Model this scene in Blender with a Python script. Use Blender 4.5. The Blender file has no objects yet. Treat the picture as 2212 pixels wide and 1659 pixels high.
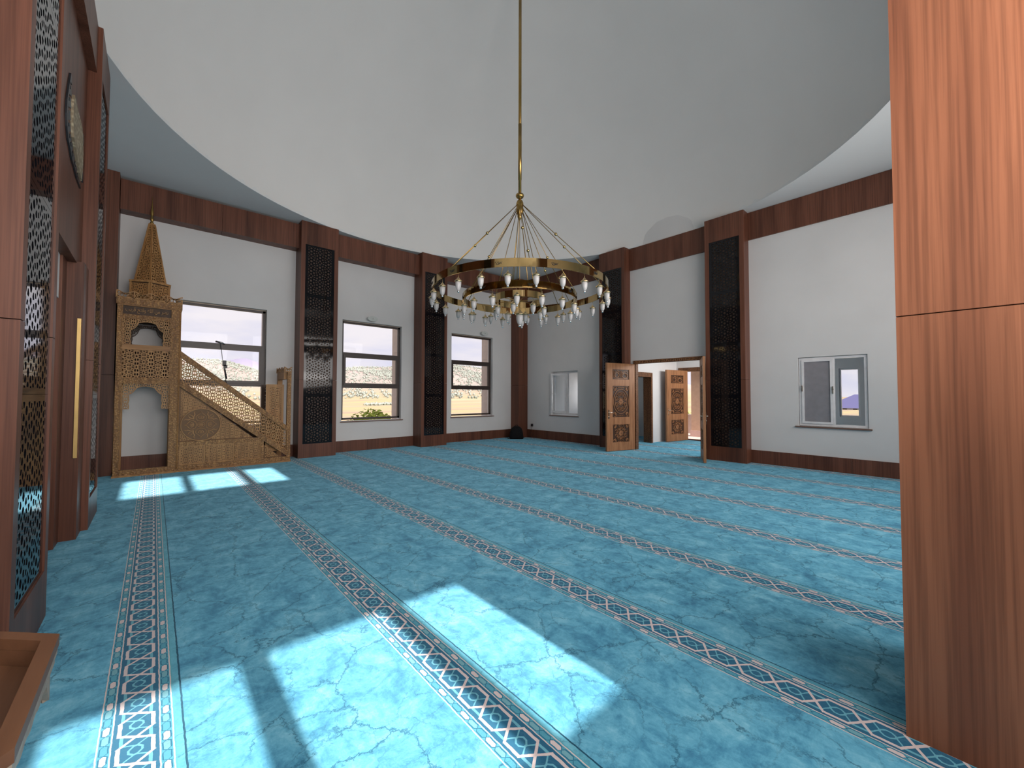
import bpy, math, random
from mathutils import Vector, Matrix
SC = bpy.context.scene
COL = SC.collection
rnd = random.Random(7)
PI = math.pi

# ------------------------------------------------------------------ camera, sky, sun, exposure
F_PX, PITCH, ROLL, YAW, CAM_Z = 871.2, 0.0287, 0.0022, 0.7258, 1.5
fw = Vector((math.sin(YAW)*math.cos(PITCH), math.cos(YAW)*math.cos(PITCH), math.sin(PITCH)))
rt = Vector((math.cos(YAW), -math.sin(YAW), 0))
up = rt.cross(fw)
r2 = math.cos(ROLL)*rt + math.sin(ROLL)*up
u2 = -math.sin(ROLL)*rt + math.cos(ROLL)*up
cd = bpy.data.cameras.new('camera')
cd.sensor_width = 36.0
cd.lens = F_PX/2212*36.0
cd.clip_start = 0.05
cd.clip_end = 12000
cam = bpy.data.objects.new('camera', cd)
COL.objects.link(cam)
cam.matrix_world = Matrix(((r2.x, u2.x, -fw.x, 0), (r2.y, u2.y, -fw.y, 0), (r2.z, u2.z, -fw.z, CAM_Z), (0, 0, 0, 1)))
SC.camera = cam
SC.view_settings.view_transform = 'Standard'
SC.view_settings.look = 'None'
SC.view_settings.gamma = 1
SC.view_settings.use_curve_mapping = False
SC.view_settings.exposure = 0.0

world = bpy.data.worlds.new('sky')
SC.world = world
world.use_nodes = True
wn = world.node_tree
wn.nodes.clear()
w_out = wn.nodes.new('ShaderNodeOutputWorld')
w_bg = wn.nodes.new('ShaderNodeBackground')
w_tc = wn.nodes.new('ShaderNodeTexCoord')
w_map = wn.nodes.new('ShaderNodeMapping')
w_map.inputs['Scale'].default_value = (2.2, 2.2, 9.0)
w_noise = wn.nodes.new('ShaderNodeTexNoise')
w_noise.inputs['Scale'].default_value = 2.3
w_noise.inputs['Detail'].default_value = 6
w_ramp = wn.nodes.new('ShaderNodeValToRGB')
w_ramp.color_ramp.elements[0].position = 0.35
w_ramp.color_ramp.elements[0].color = (0.80, 0.78, 0.93, 1)
w_ramp.color_ramp.elements[1].position = 0.62
w_ramp.color_ramp.elements[1].color = (1.0, 0.93, 0.96, 1)
wn.links.new(w_tc.outputs['Generated'], w_map.inputs['Vector'])
wn.links.new(w_map.outputs['Vector'], w_noise.inputs['Vector'])
wn.links.new(w_noise.outputs['Fac'], w_ramp.inputs['Fac'])
wn.links.new(w_ramp.outputs['Color'], w_bg.inputs['Color'])
w_bg.inputs['Strength'].default_value = 1.0
wn.links.new(w_bg.outputs['Background'], w_out.inputs['Surface'])

TAN_E = 0.45
sd = bpy.data.lights.new('sun', 'SUN')
sd.energy = 15.0
sd.angle = math.radians(0.6)
sd.color = (1.0, 0.96, 0.90)
sun = bpy.data.objects.new('sun', sd)
COL.objects.link(sun)
sun.rotation_euler = Vector((0, 1, -TAN_E)).to_track_quat('-Z', 'Y').to_euler()

def area(name, loc, aim, sx, sy, power, color=(1, 1, 1)):
    d = bpy.data.lights.new(name, 'AREA')
    d.shape = 'RECTANGLE'
    d.size, d.size_y, d.energy, d.color = sx, sy, power, color
    o = bpy.data.objects.new(name, d)
    COL.objects.link(o)
    o.location = loc
    o.rotation_euler = Vector(aim).to_track_quat('-Z', 'Z').to_euler()
    return o
# unseen fill lamps added behind the camera, in the vestibule and side room
area('rear_fill_low', (4.4, -2.38, 2.6), (0.02, 1, -0.30), 10.0, 4.0, 440, (1.0, 0.945, 0.91)).data.spread = math.radians(125)  # added fill for the hall floor
area('rear_fill_high', (3.4, -2.36, 3.0), (0.14, 1, 0.90), 7.2, 3.6, 440, (1.0, 0.94, 0.895)).data.spread = math.radians(140)  # added fill for the dome
area('side_room_fill', (13.5, 9.9, 1.65), (-1, -0.15, 0), 1.1, 1.4, 14)  # fill lamp added to lift the dark side room
area('vestibule_fill', (12.1, 3.3, 2.75), (0, 1, -0.45), 2.4, 0.4, 110, (1.0, 0.95, 0.92))  # fill lamp added to brighten the vestibule wall and door leaf

# ------------------------------------------------------------------ node expression helper
class NX:
    def __init__(s, nt, sock): s.nt, s.s = nt, sock
    def op(s, o, *a):
        n = s.nt.nodes.new('ShaderNodeMath'); n.operation = o
        for i, v in enumerate((s,)+a):
            if isinstance(v, NX): s.nt.links.new(v.s, n.inputs[i])
            else: n.inputs[i].default_value = float(v)
        return NX(s.nt, n.outputs[0])
    def __add__(s, o): return s.op('ADD', o)
    def __sub__(s, o): return s.op('SUBTRACT', o)
    def __mul__(s, o): return s.op('MULTIPLY', o)
    def __neg__(s): return s.op('MULTIPLY', -1)
    def abs(s): return s.op('ABSOLUTE')
    def min(s, o): return s.op('MINIMUM', o)
    def max(s, o): return s.op('MAXIMUM', o)
    def lt(s, o): return s.op('LESS_THAN', o)
    def gt(s, o): return s.op('GREATER_THAN', o)
    def wrap(s, p): # floored modulo into [0,p)
        n = s.nt.nodes.new('ShaderNodeMath'); n.operation = 'WRAP'
        s.nt.links.new(s.s, n.inputs[0]); n.inputs[1].default_value = p; n.inputs[2].default_value = 0
        return NX(s.nt, n.outputs[0])
    def ping(s, p): return s.op('PINGPONG', p)

class MT:
    """a material under construction"""
    def __init__(s, name, rough=0.6, metallic=0.0, spec=0.5):
        s.m = bpy.data.materials.new(name); s.m.use_nodes = True
        s.nt = s.m.node_tree; s.b = s.nt.nodes['Principled BSDF']
        s.b.inputs['Roughness'].default_value = rough
        s.b.inputs['Metallic'].default_value = metallic
        s.b.inputs['Specular IOR Level'].default_value = spec
        s.tc = None
    def n(s, t): return s.nt.nodes.new(t)
    def l(s, a, b): s.nt.links.new(a, b)
    def coord(s, scale=(1, 1, 1), kind='Object', rot=(0, 0, 0)):
        if kind == 'World':
            t = s.n('ShaderNodeNewGeometry').outputs['Position']
        else:
            t = s.n('ShaderNodeTexCoord').outputs[kind]
        mp = s.n('ShaderNodeMapping'); mp.inputs['Scale'].default_value = scale; mp.inputs['Rotation'].default_value = rot
        s.l(t, mp.inputs['Vector']); return mp.outputs['Vector']
    def noise(s, vec, scale, detail=3, rough=0.5, dist=0.0):
        n = s.n('ShaderNodeTexNoise'); s.l(vec, n.inputs['Vector'])
        n.inputs['Scale'].default_value = scale; n.inputs['Detail'].default_value = detail
        n.inputs['Roughness'].default_value = rough; n.inputs['Distortion'].default_value = dist
        return n.outputs['Fac']
    def ramp(s, fac, stops):
        r = s.n('ShaderNodeValToRGB'); s.l(fac, r.inputs['Fac'])
        e = r.color_ramp.elements
        while len(e) < len(stops): e.new(0.5)
        for q, (p, c) in zip(e, stops):
            q.position = p; q.color = (c[0], c[1], c[2], 1)
        return r.outputs['Color']
    def mix(s, fac, a, b, mode='MIX'):
        n = s.n('ShaderNodeMix'); n.data_type = 'RGBA'; n.blend_type = mode
        for i, v in ((0, fac), (6, a), (7, b)):
            if isinstance(v, NX): s.l(v.s, n.inputs[i])
            elif hasattr(v, 'links'): s.l(v, n.inputs[i])
            elif isinstance(v, (int, float)): n.inputs[i].default_value = v
            else: n.inputs[i].default_value = (v[0], v[1], v[2], 1)
        return n.outputs[2]
    def color(s, c):
        if hasattr(c, 'links'): s.l(c, s.b.inputs['Base Color'])
        else: s.b.inputs['Base Color'].default_value = (c[0], c[1], c[2], 1)
        return s
    def bump(s, h, strength=0.3, dist=0.01):
        n = s.n('ShaderNodeBump'); n.inputs['Strength'].default_value = strength; n.inputs['Distance'].default_value = dist
        s.l(h.s if isinstance(h, NX) else h, n.inputs['Height']); s.l(n.outputs['Normal'], s.b.inputs['Normal']); return s

def plaster(name, c, var=0.03):
    t = MT(name, 0.85, spec=0.25)
    v = t.coord((1, 1, 1), 'World')
    f = t.noise(v, 1.3, 4)
    t.color(t.ramp(f, [(0.3, [x*(1-var) for x in c]), (0.7, [min(1, x*(1+var)) for x in c])]))
    t.bump(t.noise(v, 260, 2), 0.05, 0.002)
    return t.m

def laminate(name, dark, mid, light, rough=0.38, spec=0.5):
    t = MT(name, rough, spec=spec)
    v = t.coord((1, 1, 0.055), 'World')
    big = t.noise(v, 4.2, 4, 0.55, 0.35)
    fine = t.noise(t.coord((1, 1, 0.016), 'World'), 60, 3, 0.6, 0.15)
    base = t.ramp(big, [(0.30, dark), (0.48, mid), (0.56, [m*1.12 for m in mid]), (0.72, light)])
    f2 = t.ramp(fine, [(0.36, (0.72, 0.70, 0.68)), (0.58, (1.06, 1.05, 1.04))])
    t.color(t.mix(1.0, base, f2, 'MULTIPLY'))
    t.bump(fine, 0.06, 0.001)
    return t.m

def carved_wood(name, dark, mid, scale=34, strength=0.8, rough=0.5):
    """oak with a fine carved relief, for borders too small to carve stroke by stroke"""
    t = MT(name, rough, spec=0.35)
    v = t.coord((1, 1, 1))
    w = t.n('ShaderNodeTexVoronoi'); w.feature = 'SMOOTH_F1'; w.inputs['Scale'].default_value = scale
    w.inputs['Smoothness'].default_value = 0.25
    t.l(v, w.inputs['Vector'])
    g = t.noise(t.coord((1, 1, 0.12)), 18, 4)
    base = t.ramp(g, [(0.3, dark), (0.65, mid)])
    cav_shade = t.ramp(w.outputs['Distance'], [(0.15, (1.08, 1.06, 1.0)), (0.55, (0.55, 0.50, 0.45))])  # cavity shade of the carving painted into the colour
    t.color(t.mix(1.0, base, cav_shade, 'MULTIPLY'))
    t.bump(NX(t.nt, w.outputs['Distance'])*-1.0, strength, 0.008)
    return t.m

def oak(name, dark, mid, rough=0.5, axis=2, sc=16):
    t = MT(name, rough, spec=0.35)
    s3 = [1, 1, 1]; s3[axis] = 0.09
    v = t.coord(tuple(s3))
    g = t.noise(v, sc, 5, 0.6, 0.3)
    t.color(t.ramp(g, [(0.3, dark), (0.66, mid)]))
    t.bump(g, 0.12, 0.002)
    return t.m

def plain(name, c, rough=0.5, metallic=0.0, spec=0.5, var=0.06, sc=9.0):
    t = MT(name, rough, metallic, spec)
    f = t.noise(t.coord(), sc, 3)
    t.color(t.ramp(f, [(0.3, [x*(1-var) for x in c]), (0.7, [x*(1+var) for x in c])]))
    return t.m

def glass(name, tint=(0.97, 0.98, 0.99), rough=0.0):
    m = bpy.data.materials.new(name); m.use_nodes = True
    nt = m.node_tree; nt.nodes.clear()
    out = nt.nodes.new('ShaderNodeOutputMaterial'); mixs = nt.nodes.new('ShaderNodeMixShader')
    tr = nt.nodes.new('ShaderNodeBsdfTransparent'); gl = nt.nodes.new('ShaderNodeBsdfGlossy')
    lw = nt.nodes.new('ShaderNodeFresnel'); lw.inputs['IOR'].default_value = 1.18
    no = nt.nodes.new('ShaderNodeTexNoise'); no.inputs['Scale'].default_value = 1.2
    rp = nt.nodes.new('ShaderNodeValToRGB')
    rp.color_ramp.elements[0].color = (tint[0]*0.98, tint[1]*0.98, tint[2]*0.98, 1)
    rp.color_ramp.elements[1].color = (tint[0], tint[1], tint[2], 1)
    nt.links.new(no.outputs['Fac'], rp.inputs['Fac']); nt.links.new(rp.outputs['Color'], tr.inputs['Color'])
    gl.inputs['Roughness'].default_value = rough
    nt.links.new(lw.outputs['Fac'], mixs.inputs[0]); nt.links.new(tr.outputs[0], mixs.inputs[1]); nt.links.new(gl.outputs[0], mixs.inputs[2])
    nt.links.new(mixs.outputs[0], out.inputs['Surface'])
    return m

M = {}
M['wall'] = plaster('white_plaster', (0.66, 0.65, 0.645))
M['dome'] = plaster('dome_plaster', (0.74, 0.73, 0.715), 0.015)
M['soffit'] = plaster('soffit_plaster', (0.70, 0.71, 0.71), 0.015)
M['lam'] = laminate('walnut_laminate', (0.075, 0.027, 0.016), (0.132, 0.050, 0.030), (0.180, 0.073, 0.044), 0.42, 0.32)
M['lam_lit'] = laminate('walnut_laminate_lit', (0.19, 0.068, 0.034), (0.265, 0.100, 0.050), (0.32, 0.128, 0.067), 0.42, 0.32)  # same walnut, paler: the column's stronger light is put into the colour
M['oak'] = oak('golden_oak', (0.25, 0.120, 0.042), (0.45, 0.235, 0.088))
M['oakh'] = oak('golden_oak_rail', (0.22, 0.100, 0.036), (0.40, 0.20, 0.075), axis=0)
M['oakc'] = carved_wood('carved_oak', (0.28, 0.138, 0.050), (0.48, 0.26, 0.10))
M['oakd'] = oak('shade_and_dark_oak', (0.035, 0.016, 0.007), (0.07, 0.034, 0.015))  # dark oak; also puts shade behind carvings and in pulpit recesses into colour
M['oakm'] = oak('oak_relief_shade_ground', (0.125, 0.060, 0.022), (0.21, 0.108, 0.042))  # relief boards darkened: cavity shade put into the ground colour
M['doorw'] = oak('door_pine', (0.21, 0.088, 0.036), (0.37, 0.175, 0.080))
M['doord'] = oak('door_pine_ground', (0.030, 0.012, 0.006), (0.055, 0.023, 0.011))  # dark ground puts recess shade behind the door carving into colour
M['doorc'] = carved_wood('carved_door_frame', (0.12, 0.050, 0.022), (0.23, 0.105, 0.045), 30, 0.6)
M['black'] = plain('gloss_black_acrylic', (0.006, 0.006, 0.008), 0.05, spec=0.32)
M['backing'] = plain('brown_backing_board', (0.080, 0.046, 0.030), 0.6)
M['brass'] = plain('polished_brass', (0.52, 0.37, 0.16), 0.07, 1.0)
M['brass_dull'] = plain('aged_brass', (0.42, 0.27, 0.09), 0.30, 1.0)
M['brass_cap'] = plain('satin_brass', (0.66, 0.50, 0.28), 0.25, 1.0)
M['brass_light'] = plain('brushed_brass_bar', (0.62, 0.42, 0.16), 0.35, 0.7)
M['frost'] = plain('frosted_glass', (0.52, 0.505, 0.50), 0.3, spec=0.5, var=0.02)
M['silver'] = plain('silver_ball', (0.85, 0.83, 0.82), 0.12, 1.0)
M['winframe'] = plain('dark_brown_aluminium', (0.045, 0.030, 0.026), 0.4)
M['pvc'] = plain('white_pvc', (0.74, 0.73, 0.74), 0.3)
M['glass'] = glass('window_glass')
M['glassgrey'] = plain('opaque_grey_pane', (0.26, 0.25, 0.27), 0.25, spec=0.6)  # flat opaque grey pane
M['sill'] = plain('brown_sill_stone', (0.16, 0.085, 0.060), 0.35)
M['fabric'] = plain('black_fabric', (0.006, 0.006, 0.007), 0.8, spec=0.2)
M['plastic'] = plain('white_plastic', (0.55, 0.57, 0.55), 0.35)
M['bplastic'] = plain('black_plastic', (0.012, 0.011, 0.015), 0.4)
M['steel'] = plain('dull_steel', (0.30, 0.31, 0.33), 0.3, 1.0)
M['chrome'] = plain('satin_chrome', (0.72, 0.66, 0.56), 0.2, 1.0)
M['stone'] = plain('pale_stone', (0.50, 0.42, 0.38), 0.8)
M['tan'] = plain('tan_render', (0.52, 0.36, 0.26), 0.85)
M['cream'] = carved_wood('cream_relief', (0.40, 0.35, 0.25), (0.50, 0.44, 0.33), 26, 0.6, 0.6)
M['script'] = plain('black_script', (0.02, 0.022, 0.026), 0.35)
M['metal_box'] = plain('grey_slate', (0.30, 0.30, 0.31), 0.7)
M['roof'] = plain('blue_roof_sheet', (0.13, 0.12, 0.25), 0.6)
M['foliage'] = plain('bright_leaves', (0.30, 0.36, 0.05), 0.7, var=0.3, sc=4)
M['pine'] = plain('hazed_pine_green', (0.19, 0.195, 0.165), 0.9, var=0.25, sc=0.02)  # tree green washed out: distance haze put into the colour
M['paving'] = plain('pink_paving', (0.55, 0.40, 0.36), 0.8)
M['greywood'] = oak('weathered_carved_wood', (0.16, 0.115, 0.085), (0.36, 0.29, 0.22))

# ---------------- carpet: printed prayer rows
def carpet():
    t = MT('turquoise_prayer_carpet', 0.92, spec=0.1)
    nt = t.nt
    sep = t.n('ShaderNodeSeparateXYZ'); t.l(t.coord((1, 1, 1), 'World'), sep.inputs[0])
    wob = NX(nt, t.noise(t.coord((1, 1, 1), 'World'), 26, 2))
    wob = (wob-0.5)
    x = NX(nt, sep.outputs[0])+wob*0.006
    y = NX(nt, sep.outputs[1])+wob*0.006
    um = (x-0.132+0.3).wrap(1.249)-0.3
    c = um+0.159
    a = c.abs()
    # ground colours: mottled pile, brushed streaks, cracked veins
    v = t.coord((1, 1, 1), 'World')
    mott = t.noise(v, 4.2, 10, 0.74, 0.4)
    streak = t.noise(t.coord((5.0, 1.4, 1), 'World', (0, 0, 0.5)), 2.6, 6, 0.7, 0.8)
    both = NX(nt, mott)*0.60+NX(nt, streak)*0.22+NX(nt, t.noise(v, 19, 6, 0.7, 0.6))*0.18
    base = t.ramp(both.s, [(0.36, (0.034, 0.160, 0.290)), (0.45, (0.070, 0.290, 0.450)), (0.52, (0.120, 0.405, 0.575)), (0.61, (0.220, 0.540, 0.690))])
    dn = t.n('ShaderNodeTexNoise'); t.l(v, dn.inputs['Vector']); dn.inputs['Scale'].default_value = 3.4; dn.inputs['Detail'].default_value = 9; dn.inputs['Roughness'].default_value = 0.72
    dmix = t.n('ShaderNodeMix'); dmix.data_type = 'VECTOR'; dmix.inputs[0].default_value = 0.22
    t.l(v, dmix.inputs[4]); t.l(dn.outputs['Color'], dmix.inputs[5])
    def veins(scale, wid):
        vo = t.n('ShaderNodeTexVoronoi'); vo.feature = 'DISTANCE_TO_EDGE'; vo.inputs['Scale'].default_value = scale
        t.l(dmix.outputs[1], vo.inputs['Vector'])
        return NX(nt, t.ramp(vo.outputs['Distance'], [(0.0, (1, 1, 1)), (wid, (0, 0, 0))]))
    brk = NX(nt, t.ramp(t.noise(v, 3.1, 3), [(0.36, (0, 0, 0)), (0.50, (1, 1, 1))]))
    vein = (veins(2.7, 0.016)*brk.max(0.45)).max(veins(4.8, 0.017)*(brk*-1.0+1.0).max(0.40))
    base = t.mix(vein*0.92, base, (0.012, 0.110, 0.190))
    # stripe
    stripe = um.gt(-0.285)*um.lt(-0.028)
    navy, lightb, pink, guardc = (0.016, 0.110, 0.205), (0.130, 0.380, 0.480), (0.63, 0.525, 0.515), (0.075, 0.310, 0.420)
    d = y.ping(0.0875)                      # 0 where the strands cross, .0875 at a hexagon's middle
    dd = (d-0.0875).abs()
    f = (d*1.35).min(0.056)
    pinkm = (a-f).abs().lt(d.lt(0.0415)*0.0036+0.0074)
    hexm = (dd*0.80).max(a).max((a+dd*0.9)*0.72)
    ring = (hexm-0.022).abs().lt(0.0042)
    f2 = ((dd-0.026).max(0.0)*1.45).min(0.048)
    strand = (a-f2).abs().lt(0.0062)*hexm.gt(0.021)
    lightm = ring.max(strand)
    main = t.mix(lightm, navy, lightb)
    main = t.mix(pinkm, main, pink)
    # guard bands
    ag = (a-0.1005).abs()
    t2 = y.ping(0.0325)
    gout = (ag-(t2*1.15+0.001).min(0.0135)).abs().lt(0.0023)
    gin = ag.lt((t2*1.15-0.002).min(0.0105))
    third = y.wrap(0.195).lt(0.065)
    two = y.wrap(0.195).gt(0.130)
    guard = t.mix(gin*two*0.6, guardc, (0.22, 0.42, 0.46))
    guard = t.mix(gout, guard, (0.012, 0.120, 0.210))
    guard = t.mix(gin*third, guard, pink)
    st = t.mix(a.gt(0.077), main, guard)
    line = (a-0.0790).abs().lt(0.0026).max((a-0.1225).abs().lt(0.0026))
    st = t.mix(line, st, (0.64, 0.53, 0.50))
    out = t.mix(stripe, base, st)
    # band up to the seam and the seam groove
    gap = um.gt(-0.034)*um.lt(0.0)
    out = t.mix(gap*0.45, out, (0.11, 0.40, 0.48))
    seam = (um-0.001).abs().lt(0.0038)
    out = t.mix(seam, out, (0.006, 0.060, 0.110))
    t.color(out)
    pile = NX(nt, t.noise(v, 420, 2))*0.35+NX(nt, t.noise(v, 70, 3))*0.5-vein*0.5-seam*2.0-gout*0.2
    t.bump(pile, 0.45, 0.006)
    t.b.inputs['Sheen Weight'].default_value = 0.25
    t.b.inputs['Sheen Roughness'].default_value = 0.5
    t.b.inputs['Sheen Tint'].default_value = (0.5, 0.85, 1.0, 1)
    return t.m
M['carpet'] = carpet()

# ------------------------------------------------------------------ mesh helpers
class MB:
    def __init__(s): s.v = []; s.f = []; s.sm = []
    def add(s, vs, fs, smooth=False, mat=None):
        k = len(s.v)
        if mat is not None: vs = [mat @ Vector(p) for p in vs]
        s.v += [tuple(p) for p in vs]
        s.f += [tuple(i+k for i in f) for f in fs]
        s.sm += [smooth]*len(fs)
        return s
    def box(s, x0, y0, z0, x1, y1, z1, mat=None):
        vs = [(x, y, z) for z in (z0, z1) for y in (y0, y1) for x in (x0, x1)]
        return s.add(vs, [(0, 2, 3, 1), (4, 5, 7, 6), (0, 1, 5, 4), (2, 6, 7, 3), (0, 4, 6, 2), (1, 3, 7, 5)], mat=mat)
    def prism(s, poly, y0, y1, mat=None, ax='y'):
        """poly in (x,z), extruded along y (or another axis)"""
        n = len(poly)
        def P(a, b, h):
            return (a, h, b) if ax == 'y' else ((h, a, b) if ax == 'x' else (a, b, h))
        vs = [P(a, b, y0) for a, b in poly]+[P(a, b, y1) for a, b in poly]
        fs = [tuple(range(n)), tuple(range(2*n-1, n-1, -1))]+[(i, (i+1) % n+0, (i+1) % n+n, i+n) for i in range(n)]
        return s.add(vs, fs, mat=mat)
    def lathe(s, prof, n=16, c=(0, 0, 0), smooth=True):
        k = len(prof); vs = []
        for i in range(n):
            a = 2*PI*i/n
            vs += [(c[0]+r*math.cos(a), c[1]+r*math.sin(a), c[2]+z) for r, z in prof]
        fs = []
        for i in range(n):
            j = (i+1) % n
            for q in range(k-1): fs.append((i*k+q, j*k+q, j*k+q+1, i*k+q+1))
        fs.append(tuple(i*k for i in reversed(range(n)))); fs.append(tuple(i*k+k-1 for i in range(n)))
        return s.add(vs, fs, smooth)
    def tube(s, pts, r, n=6, smooth=True, closed=False):
        pts = [Vector(p) for p in pts]; m = len(pts); vs = []
        for i, p in enumerate(pts):
            a = pts[i-1] if (i or closed) else p
            b = pts[(i+1) % m] if (i < m-1 or closed) else p
            d = (b-a).normalized() if (b-a).length > 1e-9 else Vector((0, 0, 1))
            u = d.cross(Vector((0, 0, 1)))
            if u.length < 1e-3: u = d.cross(Vector((0, 1, 0)))
            u.normalize(); w = d.cross(u)
            rr = r[i] if isinstance(r, (list, tuple)) else r
            vs += [p+rr*(math.cos(2*PI*k/n)*u+math.sin(2*PI*k/n)*w) for k in range(n)]
        fs = []
        for i in range(m if closed else m-1):
            j = (i+1) % m
            for k in range(n): fs.append((i*n+k, i*n+(k+1) % n, j*n+(k+1) % n, j*n+k))
        if not closed: fs += [tuple(reversed(range(n))), tuple(range((m-1)*n, m*n))]
        return s.add(vs, fs, smooth)
    def ribbon(s, pts, w, y0, y1, closed=False, taper=None):
        """flat raised band following (x,z) points; front face at y0"""
        m = len(pts); vs = []
        for i, p in enumerate(pts):
            a = pts[i-1] if (i or closed) else p
            b = pts[(i+1) % m] if (i < m-1 or closed) else p
            dx, dz = b[0]-a[0], b[1]-a[1]; L = math.hypot(dx, dz) or 1
            ww = w/2*(taper[i] if taper else 1)
            nx, nz = -dz/L*ww, dx/L*ww
            vs += [(p[0]+nx, y1, p[1]+nz), (p[0]+nx*0.8, y0, p[1]+nz*0.8), (p[0]-nx*0.8, y0, p[1]-nz*0.8), (p[0]-nx, y1, p[1]-nz)]
        fs = []
        for i in range(m if closed else m-1):
            j = (i+1) % m
            for q in range(3): fs.append((i*4+q, i*4+q+1, j*4+q+1, j*4+q))
        return s.add(vs, fs)
    def build(s, name, mat, parent=None, origin=None):
        o0 = Vector(parent.get('_w', (0, 0, 0))) if parent is not None else (Vector(origin) if origin else Vector((0, 0, 0)))
        me = bpy.data.meshes.new(name)
        me.from_pydata([tuple(Vector(p)-o0) for p in s.v], [], s.f)
        me.polygons.foreach_set('use_smooth', s.sm)
        me.update()
        me.materials.append(mat)
        o = bpy.data.objects.new(name, me); COL.objects.link(o)
        if parent is not None:
            o.parent = parent; o['_w'] = list(o0)
        else:
            o.location = o0; o['_w'] = list(o0)
        return o
def recalc(o):
    import bmesh
    bm = bmesh.new(); bm.from_mesh(o.data); bmesh.ops.recalc_face_normals(bm, faces=bm.faces); bm.to_mesh(o.data); bm.free()
    return o
def BX(name, mat, parent, *b):
    """boxes as one named mesh"""
    m = MB()
    for q in b: m.box(*q)
    return m.build(name, mat, parent)
def empty(name, loc=(0, 0, 0)):
    o = bpy.data.objects.new(name, None); COL.objects.link(o); o.location = loc; o['_w'] = list(loc)
    o.empty_display_size = 0.2
    return o
def tag(o, label=None, cat=None, group=None, kind=None):
    if label: o['label'] = label
    if cat: o['category'] = cat
    if group: o['group'] = group
    if kind: o['kind'] = kind
    return o
def copy_tree(o, parent=None):
    c = o.copy(); COL.objects.link(c)
    if parent is not None: c.parent = parent
    for ch in KIDS.get(o.name, [x for x in bpy.data.objects if x.parent == o]): copy_tree(ch, c)
    return c
KIDS = {}
def cache_kids(root):
    ch = [x for x in bpy.data.objects if x.parent == root]
    KIDS[root.name] = ch
    for c in ch: cache_kids(c)

# convex polygon tools + perforated screens
def clip(poly, nx, ny, d):
    """keep nx*x+ny*y<=d"""
    out = []; n = len(poly)
    for i in range(n):
        a, b = poly[i], poly[(i+1) % n]
        da, db = nx*a[0]+ny*a[1]-d, nx*b[0]+ny*b[1]-d
        if da <= 0: out.append(a)
        if (da < 0 < db) or (db < 0 < da):
            t = da/(da-db); out.append((a[0]+t*(b[0]-a[0]), a[1]+t*(b[1]-a[1])))
    return out
def parea(p):
    return 0.5*sum(p[i][0]*p[(i+1) % len(p)][1]-p[(i+1) % len(p)][0]*p[i][1] for i in range(len(p)))
def pcent(p):
    A = parea(p); cx = cy = 0
    for i in range(len(p)):
        a, b = p[i], p[(i+1) % len(p)]; w = a[0]*b[1]-b[0]*a[1]
        cx += (a[0]+b[0])*w; cy += (a[1]+b[1])*w
    return cx/(6*A), cy/(6*A)
def vor_tile(seeds, W, H):
    cells = []
    allp = [(x+i*W, y+j*H) for x, y in seeds for i in (-1, 0, 1) for j in (-1, 0, 1)]
    for sx, sy in seeds:
        p = [(sx-W, sy-H), (sx+W, sy-H), (sx+W, sy+H), (sx-W, sy+H)]
        near = sorted(allp, key=lambda q: (q[0]-sx)**2+(q[1]-sy)**2)[1:26]
        for qx, qy in near:
            nx, ny = qx-sx, qy-sy
            p = clip(p, nx, ny, (nx*(qx+sx)+ny*(qy+sy))/2)
            if len(p) < 3: break
        if len(p) >= 3: cells.append(p)
    return cells
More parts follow.
